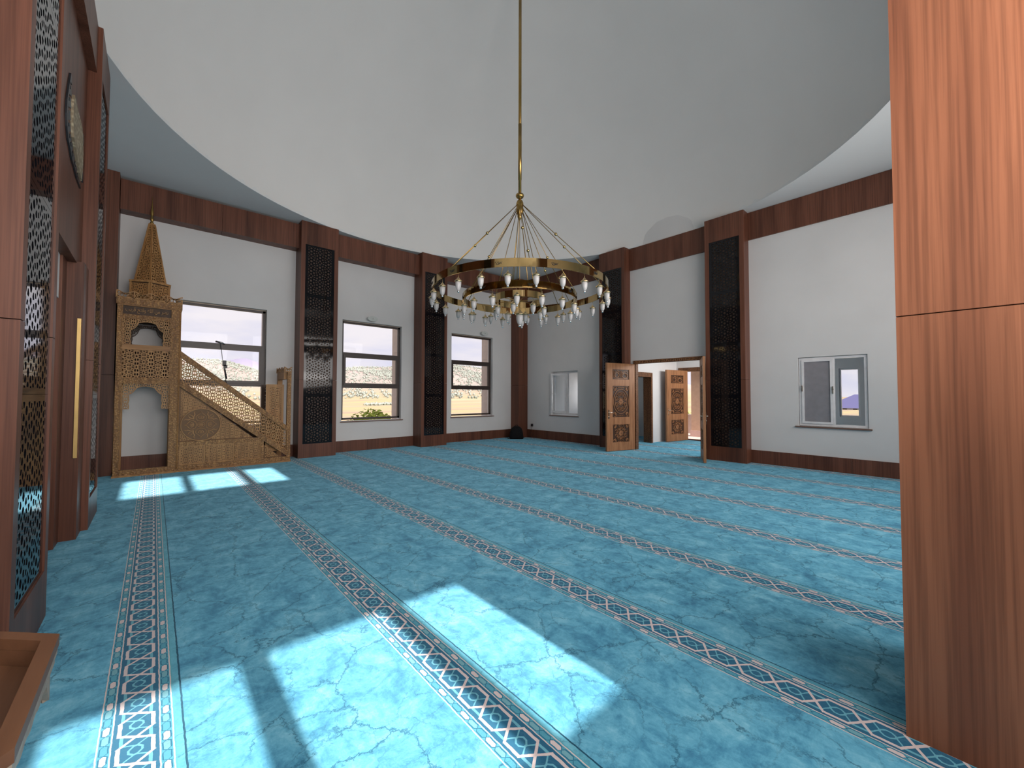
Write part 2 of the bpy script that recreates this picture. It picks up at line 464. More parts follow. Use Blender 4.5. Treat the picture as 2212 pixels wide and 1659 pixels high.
def screen(mb, cells, W, H, region, y0, y1, hole=0.6, back=True, rounded=False, x0=None, z0=None, xf=None, solid_min=0.35):
    """perforated board filling a convex (x,z) region, front at y0, back at y1"""
    if parea(region) < 0: region = region[::-1]
    xs = [p[0] for p in region]; zs = [p[1] for p in region]
    ox = xs[0] if x0 is None else x0; oz = zs[0] if z0 is None else z0
    i0, i1 = math.floor((min(xs)-ox)/W)-1, math.ceil((max(xs)-ox)/W)+1
    j0, j1 = math.floor((min(zs)-oz)/H)-1, math.ceil((max(zs)-oz)/H)+1
    ns = []
    for k in range(len(region)):
        a, b = region[k], region[(k+1) % len(region)]
        nx, ny = b[1]-a[1], -(b[0]-a[0]); L = math.hypot(nx, ny)
        ns.append((nx/L, ny/L, (nx*a[0]+ny*a[1])/L))
    for i in range(i0, i1):
        for j in range(j0, j1):
            dx, dz = ox+i*W, oz+j*H
            for c in cells:
                p = [(x+dx, z+dz) for x, z in c]
                A0 = parea(p)
                for nx, ny, d in ns:
                    p = clip(p, nx, ny, d)
                    if len(p) < 3: break
                if len(p) < 3 or parea(p) < 1e-7: continue
                n = len(p)
                if parea(p) < solid_min*A0:
                    vs = [(x, y0, z) for x, z in p]; mb.add(vs, [tuple(range(n))], mat=xf)
                    if back: mb.add([(x, y1, z) for x, z in p], [tuple(reversed(range(n)))], mat=xf)
                    continue
                cx, cz = pcent(p)
                q = [(cx+(x-cx)*hole, cz+(z-cz)*hole) for x, z in p]
                if rounded:
                    r = []
                    pp = []
                    for k in range(n):
                        a, b = q[k], q[(k+1) % n]; a2, b2 = p[k], p[(k+1) % n]
                        r += [(a[0]*.7+b[0]*.3, a[1]*.7+b[1]*.3), (a[0]*.3+b[0]*.7, a[1]*.3+b[1]*.7)]
                        pp += [(a2[0]*.7+b2[0]*.3, a2[1]*.7+b2[1]*.3), (a2[0]*.3+b2[0]*.7, a2[1]*.3+b2[1]*.7)]
                    # outer ring keeps the cell's corners through one extra triangle each
                    m = len(r); vs = [(x, y0, z) for x, z in pp]+[(x, y0, z) for x, z in r]+[(x, y1, z) for x, z in r]
                    fs = [(k, (k+1) % m, (k+1) % m+m, k+m) for k in range(m)]
                    fs += [(k+m, (k+1) % m+m, (k+1) % m+2*m, k+2*m) for k in range(m)]
                    kk = len(vs); vs += [(x, y0, z) for x, z in p]
                    fs += [(2*k-1 if k else m-1, kk+k, 2*k) for k in range(n)]
                    if back:
                        kb = len(vs); vs += [(x, y1, z) for x, z in pp]
                        fs += [((k+1) % m+kb, k+kb, k+2*m, (k+1) % m+2*m) for k in range(m)]
                    mb.add(vs, fs, mat=xf)
                else:
                    vs = [(x, y0, z) for x, z in p]+[(x, y0, z) for x, z in q]+[(x, y1, z) for x, z in q]
                    fs = [(k, (k+1) % n, (k+1) % n+n, k+n) for k in range(n)]
                    fs += [(k+n, (k+1) % n+n, (k+1) % n+2*n, k+2*n) for k in range(n)]
                    if back:
                        vs += [(x, y1, z) for x, z in p]
                        fs += [((k+1) % n+3*n, k+3*n, k+2*n, (k+1) % n+2*n) for k in range(n)]
                    mb.add(vs, fs, mat=xf)
    return mb
# star-and-arrowhead tile of the black screens
def star_tile(W, H):
    out = []
    for cx, cy in ((0, 0), (W/2, H/2)):
        out.append((cx, cy))
        for k in range(6):
            a = PI/2+k*PI/3
            ex = math.cos(a)*(W/2/math.cos(PI/6)); ey = math.sin(a)*H
            out.append((cx+ex*0.36, cy+ey*0.36))
    for cx, cy in ((0, 0), (W/2, H/2)):
        for sg in (-1, 1):
            tx, ty = cx+sg*W/3, cy
            for k in range(3):
                a = (0 if sg > 0 else PI)+k*2*PI/3
                out.append((tx+math.cos(a)*0.030, ty+math.sin(a)*0.030))
    return [((x % W), (y % H)) for x, y in out]
ST_W, ST_H = 0.40, 0.24
STAR = vor_tile(star_tile(ST_W, ST_H), ST_W, ST_H)
# leafy scroll tile of the oak carving, mirrored four ways
def leaf_tile(W):
    base = [(0.0, 0.0), (0.5, 0.5), (0.20, 0.07), (0.09, 0.27), (0.27, 0.27), (0.41, 0.23), (0.34, 0.42)]
    out = set()
    for x, y in base:
        for sx in (1, -1):
            for sy in (1, -1):
                out.add((round(x*sx*W % W, 5), round(y*sy*W % W, 5)))
    return list(out)
LF_W = 0.20
LEAF = vor_tile(leaf_tile(LF_W), LF_W, LF_W)
LF2_W = 0.155
LEAF2 = vor_tile(leaf_tile(LF2_W), LF2_W, LF2_W)

def arc(cx, cz, rx, rz, a0, a1, n):
    return [(cx+rx*math.cos(a0+(a1-a0)*i/n), cz+rz*math.sin(a0+(a1-a0)*i/n)) for i in range(n+1)]
def text_mb(body, width, height, x0, z0, y0, depth):
    """lettering as solid geometry in the (x,z) plane, front at y0"""
    c = bpy.data.curves.new('lettering', 'FONT'); c.body = body; c.extrude = 0.5; c.resolution_u = 2
    o = bpy.data.objects.new('lettering', c); COL.objects.link(o)
    bpy.context.view_layer.update()
    me = o.to_mesh()
    vs = [v.co.copy() for v in me.vertices]; fs = [tuple(p.vertices) for p in me.polygons]
    xa, xb = min(v.x for v in vs), max(v.x for v in vs); ya, yb = min(v.y for v in vs), max(v.y for v in vs)
    m = MB()
    m.add([(x0+(v.x-xa)/(xb-xa)*width, y0+depth*(0.5-v.z), z0+(v.y-ya)/(yb-ya)*height) for v in vs], fs)
    o.to_mesh_clear(); bpy.data.objects.remove(o); bpy.data.curves.remove(c)
    return m

# ------------------------------------------------------------------ room shell
XL, XR, YB, YR, ZC = -0.97, 10.15, 11.0, -2.5, 5.71
CX, CY, R_D = 4.70, 5.22, 5.50
fl = MB().box(XL-0.3, YR-0.3, -0.12, 13.66, YB+0.3, 0.0).build('floor', M['carpet']); tag(fl, kind='structure')

def wall_with_holes(axis, p0, p1, u0, u1, z0, z1, holes):
    """axis 'y': wall in the xz plane between y=p0 and p1; 'x': in the yz plane"""
    us = sorted({u0, u1}|{h[0] for h in holes}|{h[1] for h in holes})
    zs = sorted({z0, z1}|{h[2] for h in holes}|{h[3] for h in holes})
    m = MB()
    for i in range(len(us)-1):
        j = 0
        while j < len(zs)-1:
            um_, ok = (us[i]+us[i+1])/2, []
            def free(q):
                zm = (zs[q]+zs[q+1])/2
                return not any(h[0] < um_ < h[1] and h[2] < zm < h[3] for h in holes)
            if not free(j): j += 1; continue
            k = j
            while k < len(zs)-1 and free(k): k += 1
            if axis == 'y': m.box(us[i], p0, zs[j], us[i+1], p1, zs[k])
            else: m.box(p0, us[i], zs[j], p1, us[i+1], zs[k])
            j = k
    return m
WZ = 6.3
WIN_B = [(0.29, 1.97), (3.72, 5.42), (7.15, 8.85)]
wall_back = wall_with_holes('y', YB, YB+0.28, XL-0.3, XR+0.3, -0.1, WZ, [(a, b, 0.80, 3.52) for a, b in WIN_B]).build('wall_back', M['wall'])
tag(wall_back, kind='structure')
W4 = (8.27, 9.43, 0.84, 2.31); W5 = (1.24, 2.35, 0.88, 2.31); DR = (4.30, 6.24, 0.0, 2.47)
wr_m = wall_with_holes('x', XR, XR+0.10, YR, YB+0.1, -0.1, WZ, [W4, W5, (4.30, 6.24, -0.1, 2.49)])
wr_2 = wall_with_holes('x', XR+0.10, XR+0.30, YR, YB+0.1, -0.1, WZ, [W4, W5, (4.10, 6.70, -0.1, 2.60)])
wr_m.add(wr_2.v, wr_2.f)
wall_right = wr_m.build('wall_right', M['wall'])
tag(wall_right, kind='structure')
wall_left = MB().box(XL-0.25, YR-0.3, -0.1, XL, YB+0.28, WZ)
wall_left = wall_left.build('wall_left', M['wall']); tag(wall_left, kind='structure')
# rear wall behind the camera: the openings the sun comes through
cols = [(-0.33, 0.38), (0.53, 1.21), (1.37, 1.83)]
holes = []
for a, b in cols:
    holes.append((a, b, (1.215-YR)*TAN_E, (2.735-YR)*TAN_E))
    holes.append((a, b, (8.05-YR)*TAN_E, (9.60-YR)*TAN_E))
wall_rear = wall_with_holes('y', YR-0.02, YR, XL-0.3, 13.9, -0.1, WZ, holes).build('wall_rear', M['wall'])
tag(wall_rear, kind='structure')

# ceiling with the round opening of the dome
N = 96
cm = MB()
ring_in = [(CX+R_D*math.cos(2*PI*i/N), CY+R_D*math.sin(2*PI*i/N)) for i in range(N)]
def sq(a):
    hx0, hx1, hy0, hy1 = XL-0.3-CX, XR+0.3-CX, YR-CY, YB+0.3-CY
    c, s_ = math.cos(a), math.sin(a)
    t = min((hx1/c if c > 1e-9 else (hx0/c if c < -1e-9 else 1e9)), (hy1/s_ if s_ > 1e-9 else (hy0/s_ if s_ < -1e-9 else 1e9)))
    return (CX+c*t, CY+s_*t)
angs = sorted([2*PI*i/N for i in range(N)]+[math.atan2(y-CY, x-CX) % (2*PI) for x in (XL-0.3, XR+0.3) for y in (YR, YB+0.3)])
inn = [(CX+R_D*math.cos(a), CY+R_D*math.sin(a), ZC) for a in angs]; out_ = [(*sq(a), ZC) for a in angs]
n_ = len(angs)
for zz in (0,):
    vs = inn+out_+[(x, y, z+0.12) for x, y, z in inn]
    cm.add(vs, [(i, (i+1) % n_, (i+1) % n_+n_, i+n_) for i in range(n_)]+[(i, (i+1) % n_, (i+1) % n_+2*n_, i+2*n_) for i in range(n_)])
ceiling = cm.build('ceiling', M['soffit']); tag(ceiling, kind='structure')
dm = MB(); H_D = 4.1; K = 26
prof = [(R_D*math.cos(PI/2*i/K), 0.02+ZC+H_D*math.sin(PI/2*i/K)) for i in range(K+1)]
vs = []; NN = 120
for i in range(NN):
    a = 2*PI*i/NN
    vs += [(CX+max(r, 0.001)*math.cos(a), CY+max(r, 0.001)*math.sin(a), z) for r, z in prof]
dm.add(vs, [(i*(K+1)+q, ((i+1) % NN)*(K+1)+q, ((i+1) % NN)*(K+1)+q+1, i*(K+1)+q+1) for i in range(NN) for q in range(K)], True)
dome = dm.build('dome', M['dome'], ceiling)
roofm = MB().box(XL-0.3, YR-0.2, WZ+0.0, 10.5, YR+2.0, WZ+0.1); roofm.build('roof_slab', M['wall'], ceiling)

# beams and skirtings, cut into panels
def panels(name, boxes, mat=None):
    e = empty(name, (0, 0, 0)); tag(e, kind='structure')
    for b in boxes: BX('panel', mat or M['lam'], e, b)
    return e
G = 0.0025
def split(a, b, cuts):
    e = [a]+cuts+[b]; return [(e[i]+G, e[i+1]-G) for i in range(len(e)-1)]
BZ0, BZ1 = 5.07, 5.655
bx = []
for a, b, c in ((-0.56, 2.57, [1.04]), (3.42, 5.82, [4.56]), (6.66, 9.70, [8.2])):
    bx += [(p, 10.69, BZ0, q, YB-0.001, BZ1) for p, q in split(a, b, c)]
panels('trim_1', bx)
bx = []
for a, b, c in ((-0.3, 3.26, [1.5]), (4.10, 6.33, [5.2]), (7.20, 10.58, [8.9])):
    bx += [(XR-0.035, p, BZ0, XR-0.001, q, ZC-0.01) for p, q in split(a, b, c)]
panels('trim_2', bx)
bx = []
for a, b, c in ((-0.56, 2.57, [1.04]), (3.42, 5.82, [4.56]), (6.66, 9.70, [8.2])):
    bx += [(p, YB-0.022, 0, q, YB-0.001, 0.29) for p, q in split(a, b, c)]
panels('baseboard_back', bx)
bx = []
for a, b, c in ((-0.3, 3.26, [1.5]), (7.20, 10.58, [8.9])):
    bx += [(XR-0.022, p, 0, XR-0.001, q, 0.29) for p, q in split(a, b, c)]
panels('baseboard_right', bx)

# ------------------------------------------------------------------ pilasters with black pierced screens
def pilaster_proto(w, depth, name, side_joint=1.87, H=ZC-0.004, screen_mesh=None):
    """front face looks to -y at y=0, centred on x"""
    e = empty(name)
    h = w/2
    mg = 0.095
    z0, z1 = 0.33, 5.15
    for sx in (-1, 1):
        for a, b in ((0.0, side_joint-G), (side_joint+G, H)):
            BX('side_panel', M['lam'], e, ((-h, 0.0, a, -h+0.02, depth, b) if sx < 0 else (h-0.02, 0.0, a, h, depth, b)))
            BX('margin_board', M['lam'], e, ((-h+0.0202, 0.0, a, -h+mg, 0.02, b) if sx < 0 else (h-mg, 0.0, a, h-0.0202, 0.02, b)))
    BX('top_board', M['lam'], e, (-h+mg+0.0003, 0.0, z1, h-mg-0.0003, 0.02, H))
    BX('plinth_board', M['lam'], e, (-h+mg+0.0003, 0.0, 0.0, h-mg-0.0003, 0.02, z0))
    BX('backing', M['backing'], e, (-h+mg+0.0003, 0.0345, z0, h-mg-0.0003, 0.040, z1))
    if screen_mesh is None:
        m = MB()
        a, b = -h+mg+0.001, h-mg-0.001
        edge = 0.055
        for q0, q1 in ((z0, 1.50), (1.503, 2.70), (2.703, 3.92), (3.923, z1)):
            m.box(a, 0.012, q0, a+edge, 0.020, q1).box(b-edge, 0.012, q0, b, 0.020, q1)
            m.box(a+edge, 0.012, q0, b-edge, 0.020, q0+0.03).box(a+edge, 0.012, q1-0.03, b-edge, 0.020, q1)
            screen(m, STAR, ST_W, ST_H, [(a+edge, q0+0.03), (b-edge, q0+0.03), (b-edge, q1-0.03), (a+edge, q1-0.03)], 0.012, 0.020, 0.60, False, x0=0, z0=q0)
        o = recalc(m.build('pierced_screen', M['black'], e)); screen_mesh = o.data
    else:
        o = bpy.data.objects.new('pierced_screen', screen_mesh); COL.objects.link(o); o.parent = e
    o['label'] = 'glossy black pierced star screen'
    return e
P0 = pilaster_proto(0.86, 0.488, 'pilaster')
cache_kids(P0)
def place(src, x, y, rot, label, first=False, group='wood pilasters with black screens'):
    o = src if first else copy_tree(src)
    o.location = (x, y, 0); o.rotation_euler = (0, 0, rot)
    tag(o, label, 'pilaster', group); return o
place(P0, 3.00, 10.51, 0, 'walnut pilaster with black pierced screen between the carved pulpit and the two-rail windows', True)
place(P0, 6.24, 10.51, 0, 'walnut pilaster with black pierced screen between the two identical windows of the back wall')
PR = pilaster_proto(0.86, 0.30, 'pilaster', screen_mesh=bpy.data.meshes['pierced_screen'])
cache_kids(PR)
place(PR, 9.845, 6.77, -PI/2, 'walnut pilaster with black pierced screen half hidden by the open carved door leaf', True)
place(PR, 9.845, 3.69, -PI/2, 'walnut pilaster with black pierced screen beside the doorway and the large white window')
PL = pilaster_proto(0.97, 0.43, 'pilaster', 1.885)
cache_kids(PL)
place(PL, -0.52, 3.70, PI/2, 'tall walnut pilaster nearest on the niche side, its black screen mirroring a window', True)
place(PL, -0.52, 6.985, PI/2, 'walnut pilaster with narrow-looking black screen between brass bar and pulpit')

# corner posts
def corner_post(name, x0, y0, x1, y1, label):
    e = empty(name, ((x0+x1)/2, (y0+y1)/2, 0)); tag(e, label, 'pilaster')
    for a, b in ((0, 1.87-G), (1.87+G, ZC-0.004)): BX('panel', M['lam'], e, (x0, y0, a, x1, y1, b))
corner_post('corner_post', 9.71, 10.585, XR-0.001, YB-0.001, 'plain walnut corner post behind the backpack')
corner_post('corner_post', XL+0.001, 10.54, -0.565, YB-0.001, 'plain walnut corner post beside the tall end of the carved pulpit')
# big near column
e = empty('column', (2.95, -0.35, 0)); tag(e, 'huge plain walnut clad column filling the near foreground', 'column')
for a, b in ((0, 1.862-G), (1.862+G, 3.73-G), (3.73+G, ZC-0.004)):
    BX('panel', M['lam_lit'], e, (2.52, -0.75, a, 3.40, 0.207, b))

# ------------------------------------------------------------------ prayer niche between the left pilasters
e = empty('prayer_niche', (-0.8, 5.34, 0)); tag(e, 'walnut panelled prayer niche with brass bar and round script plaque', 'niche')
LW = M['lam']
BX('header_panel', LW, e, (-0.97, 4.19, 5.16, -0.56, 6.495, ZC-0.01))
BX('upper_panel', LW, e, (-0.96, 4.19, 2.88, -0.632, 6.495, 5.155))
BX('frame_post', LW, e, (-0.96, 6.155, 0, -0.575, 6.495, 2.895))
BX('frame_post', LW, e, (-0.96, 4.19, 0, -0.575, 4.53, 2.895))
BX('inner_post', LW, e, (-0.96, 5.90, 0, -0.70, 6.150, 2.895))
BX('inner_post', LW, e, (-0.96, 4.535, 0, -0.70, 4.78, 2.895))
BX('lintel', M['wall'], e, (-0.95, 4.785, 2.45, -0.72, 5.895, 2.893))
BX('back_panel', LW, e, (-0.965, 4.785, 0, -0.94, 5.895, 2.445))
br = BX('brass_bar', M['brass_light'], e, (-0.612, 6.122, 0.845, -0.584, 6.1545, 2.293)); br['label'] = 'long brushed brass bar'
YZ = lambda pts, x0, x1: MB().prism(pts, x0, x1, ax='x')
pl = YZ([(5.50, 4.31), (5.65, 4.30), (5.78, 4.28), (5.99, 4.28), (6.11, 4.23), (6.17, 4.06), (6.16, 3.86), (6.12, 3.74), (5.97, 3.76), (5.83, 3.81), (5.65, 3.88), (5.53, 3.92), (5.45, 4.04), (5.45, 4.19)], -0.631, -0.612).build('script_plaque', M['cream'], e)
pl['label'] = 'cream leaf shaped plaque'
recalc(pl)
def script_band():
    m = MB()
    a_ = [(5.31, 4.40), (5.22, 4.22), (5.16, 4.08), (5.15, 3.95), (5.20, 3.86), (5.28, 3.78), (5.40, 3.75), (5.52, 3.70), (5.70, 3.69), (5.86, 3.66), (6.13, 3.66)]
    b_ = [(5.36, 4.37), (5.38, 4.27), (5.39, 4.17), (5.38, 4.05), (5.39, 3.95), (5.43, 3.88), (5.50, 3.85), (5.60, 3.81), (5.77, 3.77), (5.95, 3.72), (6.14, 3.68)]
    L_ = lambda p, q, t: (p[0]+(q[0]-p[0])*t, p[1]+(q[1]-p[1])*t)
    for i in range(len(a_)-1):
        a, b, c, d = a_[i], a_[i+1], b_[i+1], b_[i]
        m.prism([a, b, L_(b, c, .25), L_(a, d, .25)], -0.631, -0.618, ax='x')
        ab, dc = L_(a, b, .45), L_(d, c, .45)
        m.prism([L_(a, d, .25), L_(ab, dc, .25), L_(ab, dc, .95), L_(a, d, .8)], -0.631, -0.618, ax='x')
        ab2, dc2 = L_(a, b, .7), L_(d, c, .7)
        m.prism([L_(ab2, dc2, .45), L_(b, c, .5), L_(b, c, .75), L_(ab2, dc2, .8)], -0.631, -0.618, ax='x')
    return m
o = recalc(script_band().build('script_border', M['script'], e)); o['label'] = 'black flowing script border'
for y, z in ((6.2, 4.28), (6.23, 4.05), (6.24, 3.9)): recalc(MB().prism([(y, z), (y+.03, z-.03), (y+.03, z-.12), (y, z-.09)], -0.631, -0.618, ax='x').build('script_stroke', M['script'], e))

# ------------------------------------------------------------------ windows of the back wall
def dark_window(name, xa, xb, low=None):
    e = empty(name, ((xa+xb)/2, 11.12, 0.8)); tag(e, kind='structure')
    z0, z1 = 0.84, 3.50; y0, y1 = 11.10, 11.16; t = 0.055
    BX('frame', M['winframe'], e, (xa+0.01, y0, z0, xa+0.01+t, y1, z1), (xb-0.01-t, y0, z0, xb-0.01, y1, z1), (xa+0.01, y0, z0, xb-0.01, y1, z0+0.05), (xa+0.01, y0, z1-t, xb-0.01, y1, z1))
    BX('rail', M['winframe'], e, (xa+0.01+t, y0, 2.59, xb-0.01-t, y1, 2.66))
    BX('rail', M['winframe'], e, (xa+0.01+t, y0, 1.70, xb-0.01-t, y1, 1.765))
    s0, s1 = xa+0.01+t, xb-0.01-t
    BX('sash', M['winframe'], e, (s0, y0-0.02, 2.52, s1, y1-0.01, 2.589), (s0, y0-0.02, 1.766, s1, y1-0.01, 1.83), (s0, y0-0.02, 1.83, s0+0.06, y1-0.01, 2.52), (s1-0.06, y0-0.02, 1.83, s1, y1-0.01, 2.52))
    for a, b in ((z0+0.05, 1.70), (1.83, 2.52), (2.66, z1-t)):
        i = 0.06 if a == 1.83 else 0.0
        BX('glass_pane', M['glass'], e, (s0+i, 11.128, a, s1-i, 11.132, b))
    BX('sill', M['sill'], e, (xa-0.03, 10.965, 0.775, xb+0.05, 11.10, 0.799))
    return e
for i, (a, b) in enumerate(WIN_B): dark_window('window_%d' % (i+1), a, b)
# winding rod of the first window
e = empty('window_opener', (1.06, 11.07, 2.6)); tag(e, 'grey winding rod hanging across the window above the pulpit', 'opener')
MB().tube([(1.00, 11.065, 2.69), (1.12, 11.05, 2.665), (1.17, 11.06, 2.64)], [0.022, 0.02, 0.012]).build('gearbox', M['steel'], e)
MB().tube([(1.09, 11.05, 2.66), (1.13, 11.03, 2.30), (1.21, 11.02, 1.76)], 0.007).build('rod', M['steel'], e)
MB().box(1.13, 10.99, 2.15, 1.20, 11.05, 2.27).box(1.15, 10.99, 2.10, 1.22, 11.05, 2.17).build('clamp', M['bplastic'], e)
MB().tube([(1.17, 11.0, 2.14), (1.19, 11.02, 2.0), (1.21, 11.02, 1.86)], [0.008, 0.012, 0.018]).build('crank_handle', M['bplastic'], e)

# exterior stone fins with joints
for i, (a, b) in enumerate(WIN_B):
    e = empty('stone_fin', (b+0.15, 11.45, 0)); tag(e, 'pale stone jamb outside %s' % ('the window behind the pulpit', 'the middle window of the back wall', 'the window nearest the backpack corner')[i], 'stonework', 'stone window jambs')
    zz = -1.0
    while zz < 3.6:
        BX('stone', M['stone'], e, (b+0.0, 11.285, zz, b+0.35, 11.63, min(zz+0.94, 3.75))); zz += 0.945
    BX('stone_sill', M['stone'], e, (a-0.1, 11.285, 0.70, b-0.002, 11.45, 0.795))

# ------------------------------------------------------------------ white windows of the right wall
def pvc_frame(e, y0, y1, z0, z1, x0, x1, t=0.045, name='frame'):
    return BX(name, M['pvc'], e, (x0, y0, z0, x1, y0+t, z1), (x0, y1-t, z0, x1, y1, z1), (x0, y0+t, z0, x1, y1-t, z0+t), (x0, y0+t, z1-t, x1, y1-t, z1))
e = empty('window_4', (XR+0.12, 8.85, 0.84)); tag(e, kind='structure')
pvc_frame(e, 8.28, 9.42, 0.87, 2.30, XR+0.14, XR+0.20)
BX('mullion', M['pvc'], e, (XR+0.14, 8.80, 0.915, XR+0.20, 8.865, 2.255))
BX('glass_pane', M['glass'], e, (XR+0.165, 8.325, 0.915, XR+0.169, 8.80, 2.255))
BX('sill', M['sill'], e, (XR-0.035, 8.22, 0.815, XR+0.14, 9.48, 0.839))
# its open sash swings into the reveal
sh = MB(); sash_w = 0.55
def sbox(m, a0, a1, z0, z1, y0=-0.025, y1=0.025, xf=None): m.box(a0, y0, z0, a1, y1, z1, mat=xf)
ang = math.radians(168)
xf = Matrix.Translation((XR+0.15, 8.865, 0)) @ Matrix.Rotation(math.radians(113), 4, 'Z')
m = MB()
for q in ((0, 0.06, 0.93, 2.24), (sash_w-0.06, sash_w, 0.93, 2.24), (0.06, sash_w-0.06, 0.93, 0.99), (0.06, sash_w-0.06, 2.18, 2.24)): sbox(m, *q, xf=xf)
m.build('open_sash', M['pvc'], e)
m = MB(); sbox(m, 0.06, sash_w-0.06, 0.99, 2.18, -0.003, 0.003, xf); m.build('glass_pane', M['glass'], e)
m = MB(); sbox(m, sash_w-0.045, sash_w-0.015, 1.50, 1.62, -0.04, -0.025, xf); sbox(m, sash_w-0.16, sash_w-0.03, 1.55, 1.57, -0.055, -0.04, xf)
sbox(m, sash_w-0.045, sash_w-0.015, 1.50, 1.62, 0.025, 0.04, xf); sbox(m, sash_w-0.16, sash_w-0.03, 1.55, 1.57, 0.04, 0.055, xf); m.build('handle', M['pvc'], e)

e = empty('window_5', (XR+0.05, 1.8, 0.88)); tag(e, kind='structure')
pvc_frame(e, 1.25, 2.34, 0.89, 2.30, XR+0.03, XR+0.09)
BX('mullion', M['pvc'], e, (XR+0.025, 1.745, 0.935, XR+0.09, 1.775, 2.255))
pvc_frame(e, 1.777, 2.293, 0.937, 2.253, XR+0.01, XR+0.06, 0.040, 'sash')
BX('glass_pane', M['glassgrey'], e, (XR+0.03, 1.817, 0.977, XR+0.036, 2.253, 2.213))
BX('glass_pane', M['glass'], e, (XR+0.055, 1.295, 0.935, XR+0.059, 1.745, 2.255))
BX('handle', M['chrome'], e, (XR-0.012, 1.765, 1.55, XR+0.01, 1.785, 1.70), (XR-0.03, 1.757, 1.63, XR-0.012, 1.785, 1.65))
BX('handle', M['chrome'], e, (XR-0.012, 2.275, 1.60, XR+0.01, 2.291, 1.72))
BX('sill', M['sill'], e, (XR-0.035, 1.19, 0.852, XR+0.03, 2.41, 0.879))

# ------------------------------------------------------------------ doorway with carved leaves
def relief_script(w, h, cx, cz, y0, y1):
    m = MB()
    m.ribbon(arc(cx-w*0.24, cz-h*0.10, w*0.16, h*0.26, PI*0.15, PI*1.95, 14), 0.016, y0, y1)
    m.ribbon(arc(cx-w*0.22, cz-h*0.02, w*0.09, h*0.14, -0.3, PI*1.3, 10), 0.012, y0, y1)
    for k in (-0.04, 0.04, 0.13, 0.36, 0.44): m.ribbon([(cx+w*k, cz-h*0.30), (cx+w*(k-0.015), cz), (cx+w*k, cz+h*0.36)], 0.013, y0, y1)
    m.ribbon(arc(cx+w*0.24, cz-h*0.06, w*0.13, h*0.22, PI*0.1, PI*2.0, 14), 0.015, y0, y1)
    m.ribbon([(cx-w*0.44, cz+h*0.20), (cx-w*0.30, cz+h*0.32), (cx-w*0.10, cz+h*0.20)], 0.013, y0, y1)
    m.ribbon(arc(cx, cz-h*0.34, w*0.42, h*0.06, PI, 2*PI, 16), 0.012, y0, y1)
    m.ribbon([(cx+w*0.05, cz+h*0.24), (cx+w*0.20, cz+h*0.36), (cx+w*0.32, cz+h*0.22)], 0.012, y0, y1)
    return m
def relief_rosette(w, h, cx, cz, y0, y1, ring=True):
    m = MB()
    r = min(w, h)/2
    for k in range(12):
        a = 2*PI*k/12
        c, s_ = math.cos(a), math.sin(a)
        m.ribbon([(cx+c*0.015, cz+s_*0.015), (cx+c*r*0.20, cz+s_*r*0.20), (cx+c*r*0.38, cz+s_*r*0.38)], 0.024, y0-0.004, y1, taper=[0.3, 1.2, 0.4])
    if ring:
        m.ribbon(arc(cx, cz, w*0.46, h*0.40, 0, 2*PI*31/32, 31), 0.014, y0, y1, closed=True)
        m.ribbon(arc(cx, cz, w*0.36, h*0.31, 0, 2*PI*31/32, 31), 0.009, y0, y1, closed=True)
    for k in range(8):
        a = 2*PI*(k+0.5)/8
        px, pz = cx+math.cos(a)*w*0.29, cz+math.sin(a)*h*(0.26 if ring else 0.31)
        m.ribbon(arc(px, pz, w*0.095, h*0.065 if ring else h*0.09, a, a+PI*1.65, 12), 0.011, y0, y1)
        m.ribbon(arc(px, pz, w*0.045, h*0.03 if ring else h*0.045, a+1, a+1+PI*1.5, 8), 0.010, y0, y1)
    for sx in (-1, 1):
        for sz in (-1, 1):
            px, pz = cx+sx*w*0.38, cz+sz*h*0.42
            for k in range(3):
                a = math.atan2(-sz, -sx)+(k-1)*0.9
                m.ribbon([(px, pz), (px+math.cos(a)*w*0.07, pz+math.sin(a)*w*0.07), (px+math.cos(a+0.5)*w*0.12, pz+math.sin(a+0.5)*w*0.12)], 0.018, y0, y1, taper=[0.5, 1.2, 0.2])
            m.ribbon(arc(px, pz, w*0.09, w*0.09, 0, PI*1.7, 10), 0.010, y0, y1)
    for s_ in (-1, 1):
        m.ribbon([(cx+w*(-0.2+0.4*i/10), cz+s_*(h*0.455+0.012*math.cos(i*1.9))) for i in range(11)], 0.010, y0, y1)
    return m
